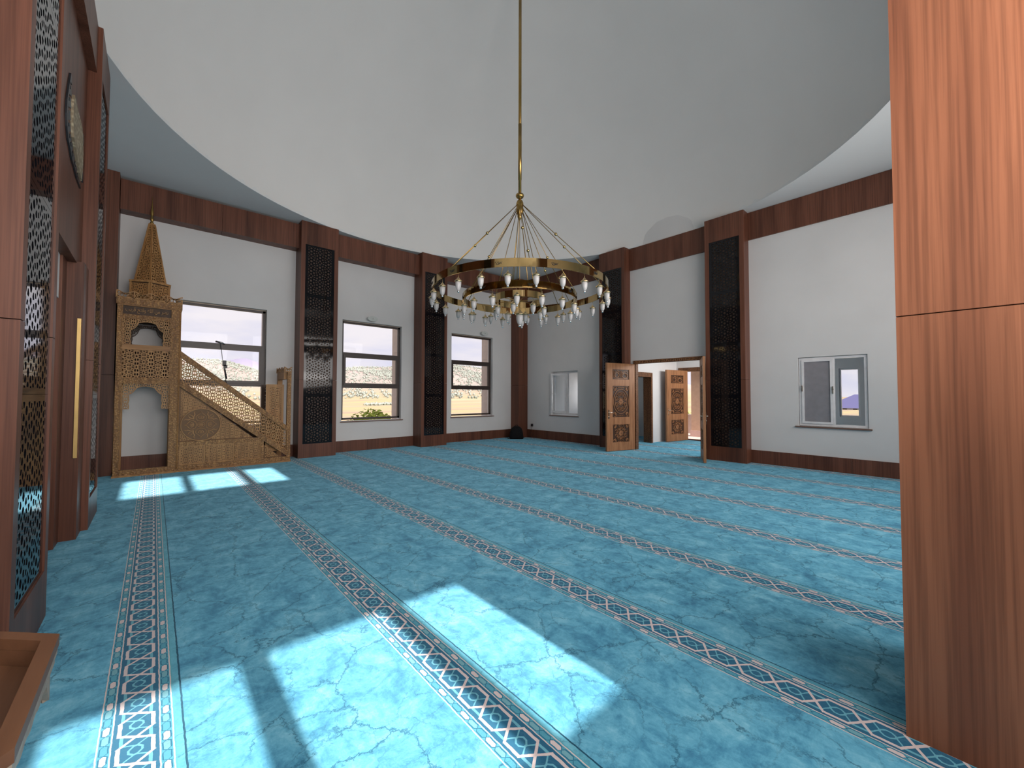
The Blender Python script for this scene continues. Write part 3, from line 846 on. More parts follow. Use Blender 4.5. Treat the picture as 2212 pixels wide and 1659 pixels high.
def door_leaf(parent, w=1.03, H=2.39, T=0.055):
    """hinge at x=0, leaf along +x, faces to -y and +y"""
    leaf = MB()
    st = 0.19
    zs = [(0.0, 0.17), (0.66, 0.80), (1.55, 1.70), (2.17, H)]
    leaf.box(0, -T/2, 0.012, st, T/2, H).box(w-st, -T/2, 0.012, w, T/2, H)
    for a, b in ((0.012, 0.22), (0.74, 0.90), (1.79, 1.93), (2.24, H)): leaf.box(st+0.0003, -T/2, a, w-st-0.0003, T/2, b)
    L = leaf.build('leaf', M['doorw'], parent)
    for k, (a, b) in enumerate(((0.2203, 0.7397), (0.9003, 1.7897), (1.9303, 2.2397))):
        g = BX('panel', M['doord'], L, (st+0.0003, -0.010, a, w-st-0.0003, 0.010, b))
        ww, hh, cx, cz = w-2*st, b-a, w/2, (a+b)/2
        mm = MB()
        for sgn in (-1, 1):
            y0, y1 = sgn*0.024, sgn*0.0101
            if k == 2: q = relief_script(ww*0.92, hh*0.9, cx, cz, y0, y1)
            else: q = relief_rosette(ww*0.92, hh*0.94, cx, cz, y0, y1, k == 1)
            # scroll ground
            q.box(st+0.0005, min(y0, y1), a+0.0005, st+0.022, max(y0, y1), b-0.0005).box(w-st-0.022, min(y0, y1), a+0.0005, w-st-0.0005, max(y0, y1), b-0.0005)
            q.box(st+0.022, min(y0, y1), a+0.0005, w-st-0.022, max(y0, y1), a+0.02).box(st+0.022, min(y0, y1), b-0.02, w-st-0.022, max(y0, y1), b-0.0005)
            mm.add(q.v, q.f)
        c = recalc(mm.build('carving', M['doorw'], L))
    hm = MB()
    for sgn in (-1, 1):
        hm.box(w-0.085, min(sgn*T/2, sgn*(T/2+0.008)), 0.88, w-0.045, max(sgn*T/2, sgn*(T/2+0.008)), 1.12)
        hm.tube([(w-0.065, sgn*(T/2+0.008), 1.05), (w-0.065, sgn*(T/2+0.045), 1.05), (w-0.10, sgn*(T/2+0.05), 1.05), (w-0.20, sgn*(T/2+0.05), 1.045)], 0.009)
        hm.tube([(w-0.065, sgn*(T/2+0.008), 0.94), (w-0.065, sgn*(T/2+0.018), 0.94)], 0.013)
    h = hm.build('door_handle', M['chrome'], L); h['label'] = 'satin metal lever handle on a plate'
    return L
e1 = empty('door_1', (XR, 5.27, 0)); tag(e1, kind='structure')
fr = BX('door_frame', M['doorc'], e1, (XR-0.03, 6.165, 0, XR+0.10, 6.239, 2.40), (XR-0.03, 4.301, 0, XR+0.10, 4.385, 2.40), (XR-0.03, 4.301, 2.40, XR+0.10, 6.239, 2.489))
# key pattern along the door head
hk = MB(); n = 19; stp = 0.1
for i in range(n):
    y0 = 4.34+i*stp
    hk.box(XR-0.040, y0, 2.466, XR-0.0302, y0+0.088, 2.478).box(XR-0.040, y0, 2.424, XR-0.0302, y0+0.012, 2.466).box(XR-0.040, y0, 2.412, XR-0.0302, y0+0.066, 2.424).box(XR-0.040, y0+0.054, 2.424, XR-0.0302, y0+0.066, 2.450)
hk.build('key_pattern', M['doorw'], e1)
def hinge_at(L, x, y, rot):
    L.location = Vector((x, y, 0))-Vector(L.parent['_w']); L.rotation_euler = (0, 0, rot)
proto_holder = e1
sv = list(e1['_w']); e1['_w'] = [0, 0, 0]
L1 = door_leaf(e1)
e1['_w'] = sv
cache_kids(L1)
L2 = copy_tree(L1, e1)
hinge_at(L1, 10.085, 6.20, math.atan2(6.43-6.20, 9.05-10.085))
hinge_at(L2, 10.12, 4.345, math.atan2(3.985-4.345, 9.39-10.12)+0.0)

# ------------------------------------------------------------------ vestibule behind the doorway
V_Y, V_X, V_Z = 6.72, 13.66, 3.05
wv = wall_with_holes('y', V_Y, V_Y+0.22, XR+0.3, V_X, -0.1, V_Z, [(11.02, 11.92, -0.1, 2.12)]).build('wall_vestibule_side', M['wall']); tag(wv, kind='structure')
wv = wall_with_holes('x', V_X, V_X+0.22, YR, YB+0.3, -0.1, WZ, [(4.35, 6.60, -0.1, 2.40), (1.83, 2.25, 0.96, 2.24), (9.3, 10.5, 0.9, 2.4)]).build('wall_vestibule_outer', M['wall']); tag(wv, kind='structure')  # last opening is unseen, added to let light into the side room
cv = MB().box(XR+0.3, YR, V_Z, V_X, YB+0.3, V_Z+0.1).build('ceiling_vestibule', M['wall']); tag(cv, kind='structure')
wv = MB().box(XR+0.3, YB-0.3, -0.1, V_X, YB-0.1, V_Z).build('wall_side_room', M['wall']); tag(wv, kind='structure')
e = empty('door_2', (11.47, V_Y, 0)); tag(e, kind='structure')
BX('door_frame', M['doorc'], e, (10.96, V_Y-0.03, 0, 11.05, V_Y+0.25, 2.10), (11.89, V_Y-0.03, 0, 11.98, V_Y+0.25, 2.10))
BX('door_head', M['doorc'], e, (10.96, V_Y-0.03, 2.10, 11.98, V_Y+0.25, 2.24))
e = empty('door_3', (V_X, 5.35, 0)); tag(e, kind='structure')
BX('door_frame', M['doorc'], e, (V_X-0.03, 6.53, 0, V_X+0.05, 6.599, 2.34), (V_X-0.03, 4.351, 0, V_X+0.23, 4.43, 2.34), (V_X-0.03, 4.30, 2.34, V_X+0.23, 6.65, 2.47))
L3 = copy_tree(L1, e); L3.location = Vector((13.60, 6.33, 0))-Vector(e.location); L3.rotation_euler = (0, 0, math.atan2(6.50-6.33, 12.47-13.60))
L3.scale = (1.1, 1, 0.985)
BX('threshold', M['doord'], e, (V_X-0.02, 4.44, 0.0, V_X+0.24, 6.52, 0.025))
e = empty('cupboard', (13.0, 8.5, 0)); tag(e, 'grey low cupboard beyond the inner side doorway', 'cupboard')
BX('body', M['metal_box'], e, (12.65, 8.3, 0, 13.20, 8.7, 0.78)); BX('side_leg', M['pvc'], e, (13.2002, 8.3, 0, 13.40, 8.7, 0.86)); BX('worktop', M['pvc'], e, (12.62, 8.27, 0.781, 13.20, 8.7, 0.86))
e = empty('window_6', (V_X, 2.04, 0.96)); tag(e, kind='structure')
pvc_frame(e, 1.832, 2.248, 0.962, 2.238, V_X+0.03, V_X+0.09, 0.035)
BX('glass_pane', M['glass'], e, (V_X+0.05, 1.867, 0.997, V_X+0.054, 2.213, 2.203))
# vestibule ceiling lamp
e = empty('ceiling_lamp', (12.7, 5.2, V_Z)); tag(e, 'small brass ceiling light seen through the doorway top', 'lamp')
MB().lathe([(0.16, 0), (0.16, -0.03), (0.05, -0.06), (0.02, -0.18), (0.06, -0.22), (0.02, -0.26)], 14, (12.7, 5.2, V_Z)).build('body', M['brass_dull'], e)
for k in range(5):
    a = 2*PI*k/5
    MB().lathe([(0.012, 0.05), (0.03, 0.02), (0.045, -0.04), (0.03, -0.09), (0.01, -0.11)], 10, (12.7+0.22*math.cos(a), 5.2+0.22*math.sin(a), V_Z-0.26)).tube([(12.7, 5.2, V_Z-0.2), (12.7+0.22*math.cos(a), 5.2+0.22*math.sin(a), V_Z-0.2)], 0.006).build('shade', M['frost'], e)

# ------------------------------------------------------------------ outside
e = empty('porch_wall', (15.2, 5.5, 0)); tag(e, 'tan rendered porch wall outside the entrance', 'wall')
BX('wall_face', M['tan'], e, (15.0, 3.0, 0.22, 15.4, 6.83, 4.0)); BX('skirting', M['paving'], e, (14.97, 2.97, 0.0, 15.43, 6.86, 0.22))
pv = empty('porch_paving', (16, 5, -0.02)); tag(pv, 'pink paving slabs outside the entrance', 'paving')
for i in range(8):
    for j in range(12): BX('slab', M['paving'], pv, (13.89+i*0.6, 2.4+j*0.6, -0.15, 13.885+i*0.6+0.59, 2.4+j*0.6+0.59, -0.003))
e = empty('low_wall', (16.8, 9, 0)); tag(e, 'low pale parapet outside the entrance', 'wall'); BX('block', M['stone'], e, (16.2, 6.9, 0, 16.4, 12, 0.70)); BX('coping', M['stone'], e, (16.17, 6.88, 0.70, 16.43, 12.02, 0.76))
def bush(name, c, r, n, label, cat, mat, leaf=0.09):
    e = empty(name, c); tag(e, label, cat)
    m = MB(); q = random.Random(int(c[0]*10))
    for i in range(n):
        a, b, d = q.uniform(0, 2*PI), q.uniform(-0.5, 1), q.uniform(0.4, 1)
        p = Vector((math.cos(a)*math.sqrt(max(0, 1-b*b)), math.sin(a)*math.sqrt(max(0, 1-b*b)), b*1.1+0.5))*r*d+Vector(c)
        u = Vector((q.uniform(-1, 1), q.uniform(-1, 1), q.uniform(-0.2, 1))).normalized()*leaf
        w = u.cross(Vector((q.uniform(-1, 1), q.uniform(-1, 1), q.uniform(-1, 1))).normalized())*0.5
        m.add([p-u, p+w, p+u, p-w], [(0, 1, 2, 3)])
    o = m.build('foliage', mat, e); o['kind'] = 'stuff'
    MB().tube([c, (c[0], c[1], c[2]+r*0.8)], [0.05, 0.02]).build('stem', M['oakd'], e)
bush('shrub', (19.6, 9.35, -0.55), 0.85, 1600, 'yellow-green shrub outside the entrance', 'shrub', M['foliage'])
bush('shrub', (7.4, 17.9, -1.05), 1.25, 2600, 'yellow-green shrub outside the middle window', 'shrub', M['foliage'], 0.13)

# land: fields, wooded ridge, distant mountain
RID = [(-60, .06), (0, .070), (5.4, .069), (9.3, .0517), (13, .046), (19, .061), (25.4, .068), (33, .074), (37, .067), (50, .055), (64, .030), (74, .0), (100, -.005), (160, .02)]
def lerp(tab, x):
    for (a, va), (b, vb) in zip(tab, tab[1:]):
        if x <= b: return va+(vb-va)*max(0, (x-a))/(b-a)
    return tab[-1][1]
def ground_z(h, r):
    ridge = lerp(RID, h)
    t = max(0, min(1, (r-110)/(900-110))); t = t*t*(3-2*t)*0.55+t*0.45*t
    z = -3.4+t*(ridge*900+1.5+3.4)
    if r > 900: z -= (r-900)*0.10
    z += 2.5*t*math.sin(h*0.9+r*0.013)*math.sin(r*0.021)*(1 if r < 850 else 0.3)
    return z
tm = MB(); HH = [(-60+i*1.25) for i in range(177)]; RR = [14, 20, 30, 45, 65, 90, 115, 140, 170, 200, 235, 275, 320, 370, 420, 480, 540, 600, 660, 720, 780, 840, 880, 900, 930, 1000, 1200]
vs = [(r*math.sin(math.radians(h)), r*math.cos(math.radians(h)), ground_z(h, r)) for h in HH for r in RR]
k = len(RR)
tm.add(vs, [(i*k+j, i*k+j+1, (i+1)*k+j+1, (i+1)*k+j) for i in range(len(HH)-1) for j in range(k-1)], True)
def land():
    t = MT('field_and_hazed_hill_soil', 0.95, spec=0.05)
    geo = t.n('ShaderNodeNewGeometry'); sep = t.n('ShaderNodeSeparateXYZ'); t.l(geo.outputs['Position'], sep.inputs[0])
    z = NX(t.nt, sep.outputs[2])
    v = t.coord((0.012, 0.012, 0.012), 'World')
    n1 = t.noise(v, 1.2, 5); n2 = t.noise(t.coord((0.006, 0.05, 0.02), 'World', (0, 0, 0.35)), 1.5, 4)
    field = t.ramp(n2, [(0.38, (0.36, 0.26, 0.19)), (0.48, (0.42, 0.34, 0.18)), (0.56, (0.38, 0.28, 0.20)), (0.66, (0.36, 0.35, 0.22))])
    hill = t.ramp(n1, [(0.35, (0.36, 0.27, 0.25)), (0.5, (0.38, 0.30, 0.26)), (0.65, (0.31, 0.28, 0.25))])  # hill tones paled to paint in distance haze
    f = t.ramp((z*0.06+0.10).s, [(0.10, (0, 0, 0)), (0.75, (1, 1, 1))])
    t.color(t.mix(f, field, hill))
    return t.m
g = tm.build('ground', land()); tag(g, kind='structure')
wd = MB(); q = random.Random(3)
ico = [(0, 0, 1), (0.9, 0, 0.3), (0.28, 0.85, 0.3), (-0.72, 0.53, 0.3), (-0.72, -0.53, 0.3), (0.28, -0.85, 0.3), (0, 0, -0.4)]
icf = [(0, 1, 2), (0, 2, 3), (0, 3, 4), (0, 4, 5), (0, 5, 1), (6, 2, 1), (6, 3, 2), (6, 4, 3), (6, 5, 4), (6, 1, 5)]
cnt = 0
while cnt < 9000:
    h = q.uniform(-5, 52); r = q.uniform(230, 905)
    dens = 0.25+0.75*max(0, math.sin(h*0.55+r*0.012))*1.0
    if r < 420: dens *= 0.55 if (h > 20) else 0.15
    if q.random() > dens: continue
    z = ground_z(h, r); s = q.uniform(0.8, 1.9)*(0.5+r/1200)
    x, y = r*math.sin(math.radians(h)), r*math.cos(math.radians(h))
    wd.add([(x+a*s, y+b*s, z+c*s*1.3+s*0.4) for a, b, c in ico], icf); cnt += 1
# hedge row in the fields
for i in range(60):
    h = 21.5+i*0.09; r = 175+q.uniform(-5, 5); s = q.uniform(0.4, 0.8)
    x, y, z = r*math.sin(math.radians(h)), r*math.cos(math.radians(h)), ground_z(h, r)
    wd.add([(x+a*s, y+b*s, z+c*s*1.3+s*0.4) for a, b, c in ico], icf)
o = wd.build('woodland', M['pine']); tag(o, 'scattered haze-greyed trees covering the distant hillside', 'trees', kind='stuff')
mt = MB(); pts = [(2, .040), (4.5, .056), (6.0, .068), (7.2, .074), (8.1, .0765), (8.8, .072), (9.6, .068), (11.5, .055), (14, .04), (17, .02)]
for rr, sc in ((5200, 1.0),):
    vs = []
    for h, t in pts:
        for d, f in ((0, 1.0), (-900, 0.45), (-1800, -0.1), (900, 0.3)):
            r = rr+d; vs.append((r*math.sin(math.radians(h+(0.3 if d else 0))), r*math.cos(math.radians(h)), rr*t*f+1.5*0))
    mt.add(vs, [(i*4+a, i*4+b, (i+1)*4+b, (i+1)*4+a) for i in range(len(pts)-1) for a, b in ((3, 0), (0, 1), (1, 2))], True)
o = mt.build('mountain', plain('haze_painted_rock', (0.33, 0.29, 0.38), 0.95, spec=0.0, var=0.04, sc=0.002)); tag(o, kind='structure')  # lilac haze put into the rock colour
# farm house seen through the two right hand windows
def at_h(h, r): return r*math.sin(math.radians(h)), r*math.cos(math.radians(h))
hx, hy = at_h(81.95, 190)
e = empty('house', (hx, hy, -5)); tag(e, 'distant house with hipped blue roof beyond yellow field', 'house')
gz = ground_z(82, 188)
BX('walls', M['wall'], e, (hx, hy-8, gz-0.5, hx+12, hy+8, -2.7))
rf = MB().add([(hx-0.8, hy-9.5, -2.8), (hx+12.8, hy-9.5, -2.8), (hx+12.8, hy+9.5, -2.8), (hx-0.8, hy+9.5, -2.8), (hx+6, hy-1, 2.2), (hx+6, hy+1, 2.2)], [(0, 1, 4), (1, 2, 5, 4), (2, 3, 5), (3, 0, 4, 5), (0, 3, 2, 1)])
rf.build('roof', M['roof'], e)
for k in range(5): BX('window', M['winframe'], e, (hx-0.06, hy-6.4+k*2.9, -3.6, hx+0.02, hy-5.2+k*2.9, -2.9))

# ------------------------------------------------------------------ the carved pulpit
FY = 10.20
pulpit = empty('pulpit', (0.9, 10.6, 0)); tag(pulpit, 'carved golden oak pulpit with spire, stair rail and pierced screens against the back wall', 'pulpit')
O, OH, OC, OD = M['oak'], M['oakh'], M['oakc'], M['oakd']
def oc(name, *b, mat=None): return BX(name, mat or OC, pulpit, *b)
# tower posts and rails (front frame), mirrored as a plainer rear frame
oc('post', (-0.53, FY, 0.03, -0.455, FY+0.07, 3.16)); oc('post', (0.222, FY, 0.03, 0.372, FY+0.07, 3.16))
oc('post', (-0.53, 10.88, 0.03, -0.455, 10.95, 3.16), mat=O); oc('post', (0.222, 10.88, 0.03, 0.372, 10.95, 3.16), mat=O)
oc('base_rail', (-0.4545, FY+0.002, 0.03, 0.2215, FY+0.068, 0.125)); oc('plinth', (-0.545, FY-0.015, 0.0, 0.385, 10.96, 0.03), mat=O)
oc('cornice', (-0.545, FY-0.014, 3.161, 0.385, 10.96, 3.275), mat=OC)
oc('rail', (-0.4545, FY+0.003, 3.145, 0.2215, FY+0.067, 3.16), mat=OH)
oc('rail', (-0.4545, FY+0.003, 2.915, 0.2215, FY+0.067, 2.985)); oc('rail', (-0.4545, FY+0.003, 2.335, 0.2215, FY+0.067, 2.43), mat=OH)
oc('rail', (-0.4545, FY+0.003, 1.705, 0.2215, FY+0.067, 1.815)); 
oc('rail', (-0.4545, 10.885, 2.915, 0.2215, 10.945, 3.16), mat=OD)
# inscription board
oc('inscription_board', (-0.4545, FY+0.035, 2.986, 0.2215, FY+0.05, 3.144), mat=OD)
txt = "\uFE90\uFEF3\uFEAE\uFED7 \uFEA2\uFE98\uFED3\uFEED \uFEEA\uFEE0\uFEDF\uFE8D \uFEE6\uFEE3 \uFEAE\uFEBC\uFEE7"
tm_ = text_mb(txt, 0.60, 0.115, -0.425, 3.008, FY+0.015, 0.02)
o = tm_.build('inscription', O, pulpit); o['label'] = 'carved script lettering'
# pierced spandrels of the two arches
def spandrels(z0, zs, zt, y, mat, jam=0.105, back=False):
    m = MB()
    y0, y1 = y, y+0.018
    for s_ in (1, -1):
        X = (lambda v: v) if s_ > 0 else (lambda v: -0.233-v)
        xa = -0.4545
        for reg in ([(xa, z0), (xa+jam, z0), (xa+jam, zs), (xa, zs)],
                    [(xa, zs), (xa+jam, zs), (xa+jam+0.11, zt-0.075), (xa+jam+0.11, zt), (xa, zt)],
                    [(xa+jam+0.11, zt-0.075), (xa+jam+0.233, zt-0.045), (xa+jam+0.233, zt), (xa+jam+0.11, zt)]):
            screen(m, LEAF2, LF2_W, LF2_W, [(X(a), b) for a, b in reg], y0, y1, 0.60, True, True, x0=0.0, z0=0.0)
        edge = [(xa+jam, z0), (xa+jam+0.006, z0+0.05), (xa+jam-0.006, z0+0.10), (xa+jam+0.006, z0+0.16), (xa+jam, zs), (xa+jam+0.045, zs+0.035), (xa+jam+0.075, zs+0.075), (xa+jam+0.11, zt-0.075), (xa+jam+0.17, zt-0.052), (xa+jam+0.238, zt-0.045)]
        m.ribbon([(X(a), b) for a, b in edge], 0.014, y0-0.003, y1)
    return recalc(m.build('arch_spandrel', mat, pulpit))
spandrels(2.43, 2.69, 2.915, FY+0.02, O)
spandrels(1.235, 1.50, 1.705, FY+0.02, O)
spandrels(2.43, 2.64, 2.885, 10.90, OD)  # rear arch in darker oak: its shade is put into the colour
# pierced panel
m = MB(); screen(m, LEAF, LF_W, LF_W, [(-0.4545, 1.816), (0.2215, 1.816), (0.2215, 2.334), (-0.4545, 2.334)], FY+0.02, FY+0.036, 0.62, True, True, x0=-0.4545+0.0, z0=1.816)
for i in range(4):
    for j in range(3):
        cx, cz = -0.4545+LF_W*(i+0.5), 1.816+LF_W*(j+0.5)
        m.ribbon(arc(cx, cz, 0.062, 0.062, 0, 2*PI*15/16, 15), 0.011, FY+0.014, FY+0.03, closed=True)
recalc(m.build('pierced_panel', O, pulpit))
# floor of tower and platform, dark boards added at sides and rear to shade inside
oc('shade_side_board', (-0.529, FY+0.0705, 1.7605, -0.515, 10.8795, 3.16), mat=OD); oc('shade_side_board', (0.357, FY+0.0705, 1.7605, 0.371, 10.8795, 3.16), mat=OD)
oc('shade_rear_board', (-0.4545, 10.885, 1.7605, 0.2215, 10.90, 2.43), mat=OD)
oc('platform', (-0.4545, FY+0.07, 1.72, 0.2215, 10.88, 1.76), mat=O)
# crown with scrolls
m = MB()
def crown(m, x0, x1, z0, h, y0, y1, n):
    w = (x1-x0)/n
    top = []
    for i in range(n*8+1):
        t = i/8; u = (i % 8)/8
        top.append((x0+w*t, z0+h*(0.78+0.20*math.cos(2*PI*u))))
    m.ribbon(top, 0.022, y0, y1)
    m.ribbon([(x0, z0+0.010), (x1, z0+0.010)], 0.02, y0, y1)
    for i in range(n):
        cx = x0+w*(i+0.5)
        for s_ in (-1, 1):
            m.ribbon(arc(cx+s_*w*0.24, z0+h*0.42, w*0.19, h*0.26, 0 if s_ < 0 else PI, (PI*1.7 if s_ < 0 else -PI*0.7), 9), 0.013, y0, y1)
            m.ribbon(arc(cx+s_*w*0.24, z0+h*0.44, w*0.08, h*0.12, 0, PI*1.5, 6), 0.012, y0, y1)
            m.ribbon([(cx+s_*w*0.03, z0+0.01), (cx+s_*w*0.12, z0+h*0.32), (cx+s_*w*0.03, z0+h*0.7)], 0.012, y0, y1)
        m.ribbon([(x0+w*i, z0), (x0+w*i+0.004, z0+h*0.9)], 0.024, y0, y1, taper=[1, 0.9])
crown(m, -0.545, 0.385, 3.275, 0.135, FY-0.012, FY+0.004, 4)
recalc(m.build('crown', O, pulpit))
for xx in (-0.545, 0.373): oc('crown_side', (xx, FY+0.005, 3.2755, xx+0.012, 10.95, 3.37), mat=O)
# spire: hexagonal drum and pierced pyramid
sx, sy = -0.095, 10.55
def hexpts(r, z, off=0): return [(sx+r*math.sin(-PI+PI/3*k+off), sy+r*math.cos(-PI+PI/3*k+off), z) for k in range(6)]
def hexdrum(name, r0, z0, r1, z1, mat, face_screen=None, sc_mat=None, solid=True):
    m = MB(); a, b = hexpts(r0, z0), hexpts(r1, z1)
    if solid:
        m.add(a+b, [(i, (i+1) % 6, (i+1) % 6+6, i+6) for i in range(6)]+[tuple(reversed(range(6))), tuple(range(6, 12))])
        recalc(m.build(name, mat, pulpit))
    if face_screen:
        m = MB()
        for i in range(6):
            p, q_, s_, t_ = (Vector(v) for v in (a[i], a[(i+1) % 6], b[(i+1) % 6], b[i]))
            ux = (q_-p).normalized(); mid0, mid1 = (p+q_)/2, (s_+t_)/2
            uz = (mid1-mid0).normalized(); nn = ux.cross(uz)
            if nn.dot(mid0-Vector((sx, sy, mid0.z))) < 0: nn = -nn
            W0, W1, H_ = (q_-p).length, (s_-t_).length, (mid1-mid0).length
            xf = Matrix(((ux.x, -nn.x, uz.x, mid0.x), (ux.y, -nn.y, uz.y, mid0.y), (ux.z, -nn.z, uz.z, mid0.z), (0, 0, 0, 1)))
            e_ = 0.022
            if face_screen == 'relief':
                screen(m, LEAF2, LF2_W, LF2_W, [(-W0/2+e_, 0.02), (W0/2-e_, 0.02), (W1/2-e_, H_-0.02), (-W1/2+e_, H_-0.02)], -0.008, 0.0, 0.62, False, True, x0=-W0/2, z0=0.02, xf=xf)
            else:
                e_ = 0.012
                tW1 = max(W1/2-e_, 0.004)
                screen(m, LEAF2, LF2_W, LF2_W, [(-W0/2+e_, 0.0), (W0/2-e_, 0.0), (tW1, H_), (-tW1, H_)], -0.004, 0.010, 0.70, True, True, x0=-LF2_W/2, z0=0.0, xf=xf)
            m.add([xf @ Vector(v) for v in ((-W0/2, -0.012, 0), (-W0/2+e_, -0.012, 0), (-W1/2+e_ if W1 > 2*e_ else 0, -0.012, H_), (-W1/2, -0.012, H_), (-W0/2, 0.01, 0), (-W0/2+e_, 0.01, 0), (-W1/2+e_ if W1 > 2*e_ else 0, 0.01, H_), (-W1/2, 0.01, H_))], [(0, 1, 2, 3), (1, 5, 6, 2), (0, 3, 7, 4)])
            m.add([xf @ Vector(v) for v in ((W0/2-e_, -0.012, 0), (W0/2, -0.012, 0), (W1/2, -0.012, H_), (W1/2-e_ if W1 > 2*e_ else 0, -0.012, H_), (W0/2-e_, 0.01, 0), (W0/2, 0.01, 0), (W1/2, 0.01, H_), (W1/2-e_ if W1 > 2*e_ else 0, 0.01, H_))], [(0, 1, 2, 3), (1, 5, 6, 2), (0, 3, 7, 4)])
        recalc(m.build(name+'_carving' if solid else name, sc_mat or O, pulpit))
hexdrum('drum', 0.325, 3.276, 0.325, 3.63, OD, 'relief', O)
hexdrum('drum_cornice', 0.345, 3.631, 0.352, 3.665, O)
hexdrum('spire_shade_core', 0.235, 3.666, 0.035, 4.80, OD)  # dark core added to stand for shade inside the spire
hexdrum('spire', 0.262, 3.666, 0.055, 4.815, O, 'pierced', O, solid=False)
hexdrum('spire_cap', 0.066, 4.816, 0.060, 4.845, O)
MB().lathe([(0.03, 0), (0.034, 0.02), (0.018, 0.05), (0.03, 0.08), (0.03, 0.11), (0.016, 0.14), (0.024, 0.20), (0.026, 0.26), (0.012, 0.33), (0.014, 0.36), (0.006, 0.42), (0.002, 0.56)], 12, (sx-0.005, sy, 4.846)).build('finial', M['brass_dull'], pulpit)['label'] = 'slim gilt finial'
# stair side: handrail, string, base, end post
hr = lambda x, off=0.0: 2.345+(x-0.372)*(0.70-2.345)/(2.25-0.372)+off
def slope_beam(name, xa, xb, zlo, zhi, y0, y1, mat):
    """sloping bar between lines zlo(x), zhi(x)"""
    return recalc(MB().prism([(xa, zlo(xa)), (xb, zlo(xb)), (xb, zhi(xb)), (xa, zhi(xa))], y0, y1).build(name, mat, pulpit))
S = (0.72-2.24)/(2.23-0.38)
top = lambda x: 2.36+(x-0.373)*S
slope_beam('handrail', 0.373, 2.255, lambda x: top(x)-0.115, top, FY-0.01, FY+0.075, OC)
strg = lambda x: 1.79+(x-0.373)*S*0.985
slope_beam('stair_string', 0.373, 2.255, lambda x: strg(x)-0.125, strg, FY-0.01, FY+0.075, OC)
oc('end_post', (2.256, FY-0.005, 0.03, 2.335, FY+0.075, 2.02)); oc('side_post', (0.373, FY+0.005, 1.80, 0.395, FY+0.065, 2.23), mat=O)
oc('base_board', (0.373, FY, 0.03, 2.2555, FY+0.07, 0.122)); oc('plinth', (0.386, FY-0.015, 0, 2.345, 10.96, 0.0295), mat=OH)
# pierced balustrade in three lengths
for xa, xb in ((0.396, 1.0), (1.0, 1.62), (1.62, 2.2545)):
    m = MB()
    screen(m, LEAF, LF_W, LF_W, [(xa, strg(xa)+0.002), (xb, strg(xb)+0.002), (xb, top(xb)-0.117), (xa, top(xa)-0.117)], FY+0.025, FY+0.04, 0.64, True, True, x0=0.3, z0=0.1)
    recalc(m.build('pierced_balustrade', O, pulpit))
# triangular field with medallion
tri = [(0.375, 0.585), (1.70, 0.585), (0.375, strg(0.375)-0.127)]
oc_ = recalc(MB().prism([(0.374, 0.10), (2.17, 0.10), (0.374, strg(0.374)-0.10)], FY+0.045, FY+0.06).build('back_board', M['oakm'], pulpit))
m = MB(); screen(m, LEAF2, LF2_W, LF2_W, [(0.395, 0.60), (1.60, 0.60), (0.395, strg(0.395)-0.16)], FY+0.033, FY+0.0449, 0.60, False, True, x0=0.0, z0=0.0)
recalc(m.build('scroll_relief', O, pulpit))
md = MB(); mcx, mcz, mr = 0.72, 0.905, 0.318
md.prism(arc(mcx, mcz, mr, mr, 0, 2*PI*47/48, 47), FY+0.026, FY+0.0325)
md2 = MB()
md2.ribbon(arc(mcx, mcz, mr, mr, 0, 2*PI*47/48, 47), 0.018, FY+0.008, FY+0.03, closed=True)
for k in range(4):
    a = PI/2*k+PI/2
    ca, sa = math.cos(a), math.sin(a)
    def T(u, v): return (mcx+ca*v-sa*u, mcz+sa*v+ca*u)
    lobe = [T(0.0, 0.075), T(-0.055, 0.085), T(-0.085, 0.125), T(-0.082, 0.165), T(-0.045, 0.20), T(-0.018, 0.225), T(0, 0.262), T(0.018, 0.225), T(0.045, 0.20), T(0.082, 0.165), T(0.085, 0.125), T(0.055, 0.085)]
    md2.ribbon(lobe, 0.011, FY+0.012, FY+0.03, closed=True)
    for s_ in (-1, 1):
        md2.ribbon([T(0, 0.11), T(s_*0.03, 0.125), T(s_*0.045, 0.155), T(s_*0.02, 0.17)], 0.016, FY+0.014, FY+0.03, taper=[0.4, 1, 1.1, 0.3])
        md2.ribbon([T(0, 0.115), T(s_*0.012, 0.15), T(0, 0.185)], 0.014, FY+0.014, FY+0.03, taper=[0.4, 1.2, 0.2])
    b = a+PI/4
    cb, sb = math.cos(b), math.sin(b)
    def U(u, v): return (mcx+cb*v-sb*u, mcz+sb*v+cb*u)
    for s_ in (-1, 1):
        md2.ribbon([U(0, 0.16), U(s_*0.03, 0.20), U(s_*0.075, 0.215), U(s_*0.09, 0.25), U(s_*0.13, 0.262)], 0.016, FY+0.014, FY+0.03, taper=[0.4, 1, 1.2, 1, 0.2])
        md2.ribbon([U(0, 0.17), U(s_*0.028, 0.235), U(s_*0.01, 0.285)], 0.014, FY+0.014, FY+0.03, taper=[0.4, 1.3, 0.3])
md2.ribbon(arc(mcx, mcz, 0.055, 0.055, 0, 2*PI*15/16, 15), 0.010, FY+0.012, FY+0.03, closed=True)
for k in range(8):
    a = 2*PI*k/8; md2.ribbon([(mcx, mcz), (mcx+0.022*math.cos(a), mcz+0.022*math.sin(a)), (mcx+0.044*math.cos(a), mcz+0.044*math.sin(a))], 0.014, FY+0.012, FY+0.03, taper=[0.3, 1.1, 0.3])
o = recalc(md.build('medallion_shade_ground', plain('medallion_shade_ground', (0.16, 0.078, 0.030), 0.6), pulpit)); o = recalc(md2.build('medallion', O, pulpit)); o['label'] = 'round carved medallion of leaves'  # medallion ground darkened: shade between the leaves put into its colour
oc('middle_rail', (0.374, FY+0.005, 0.495, 1.83, FY+0.065, 0.58))
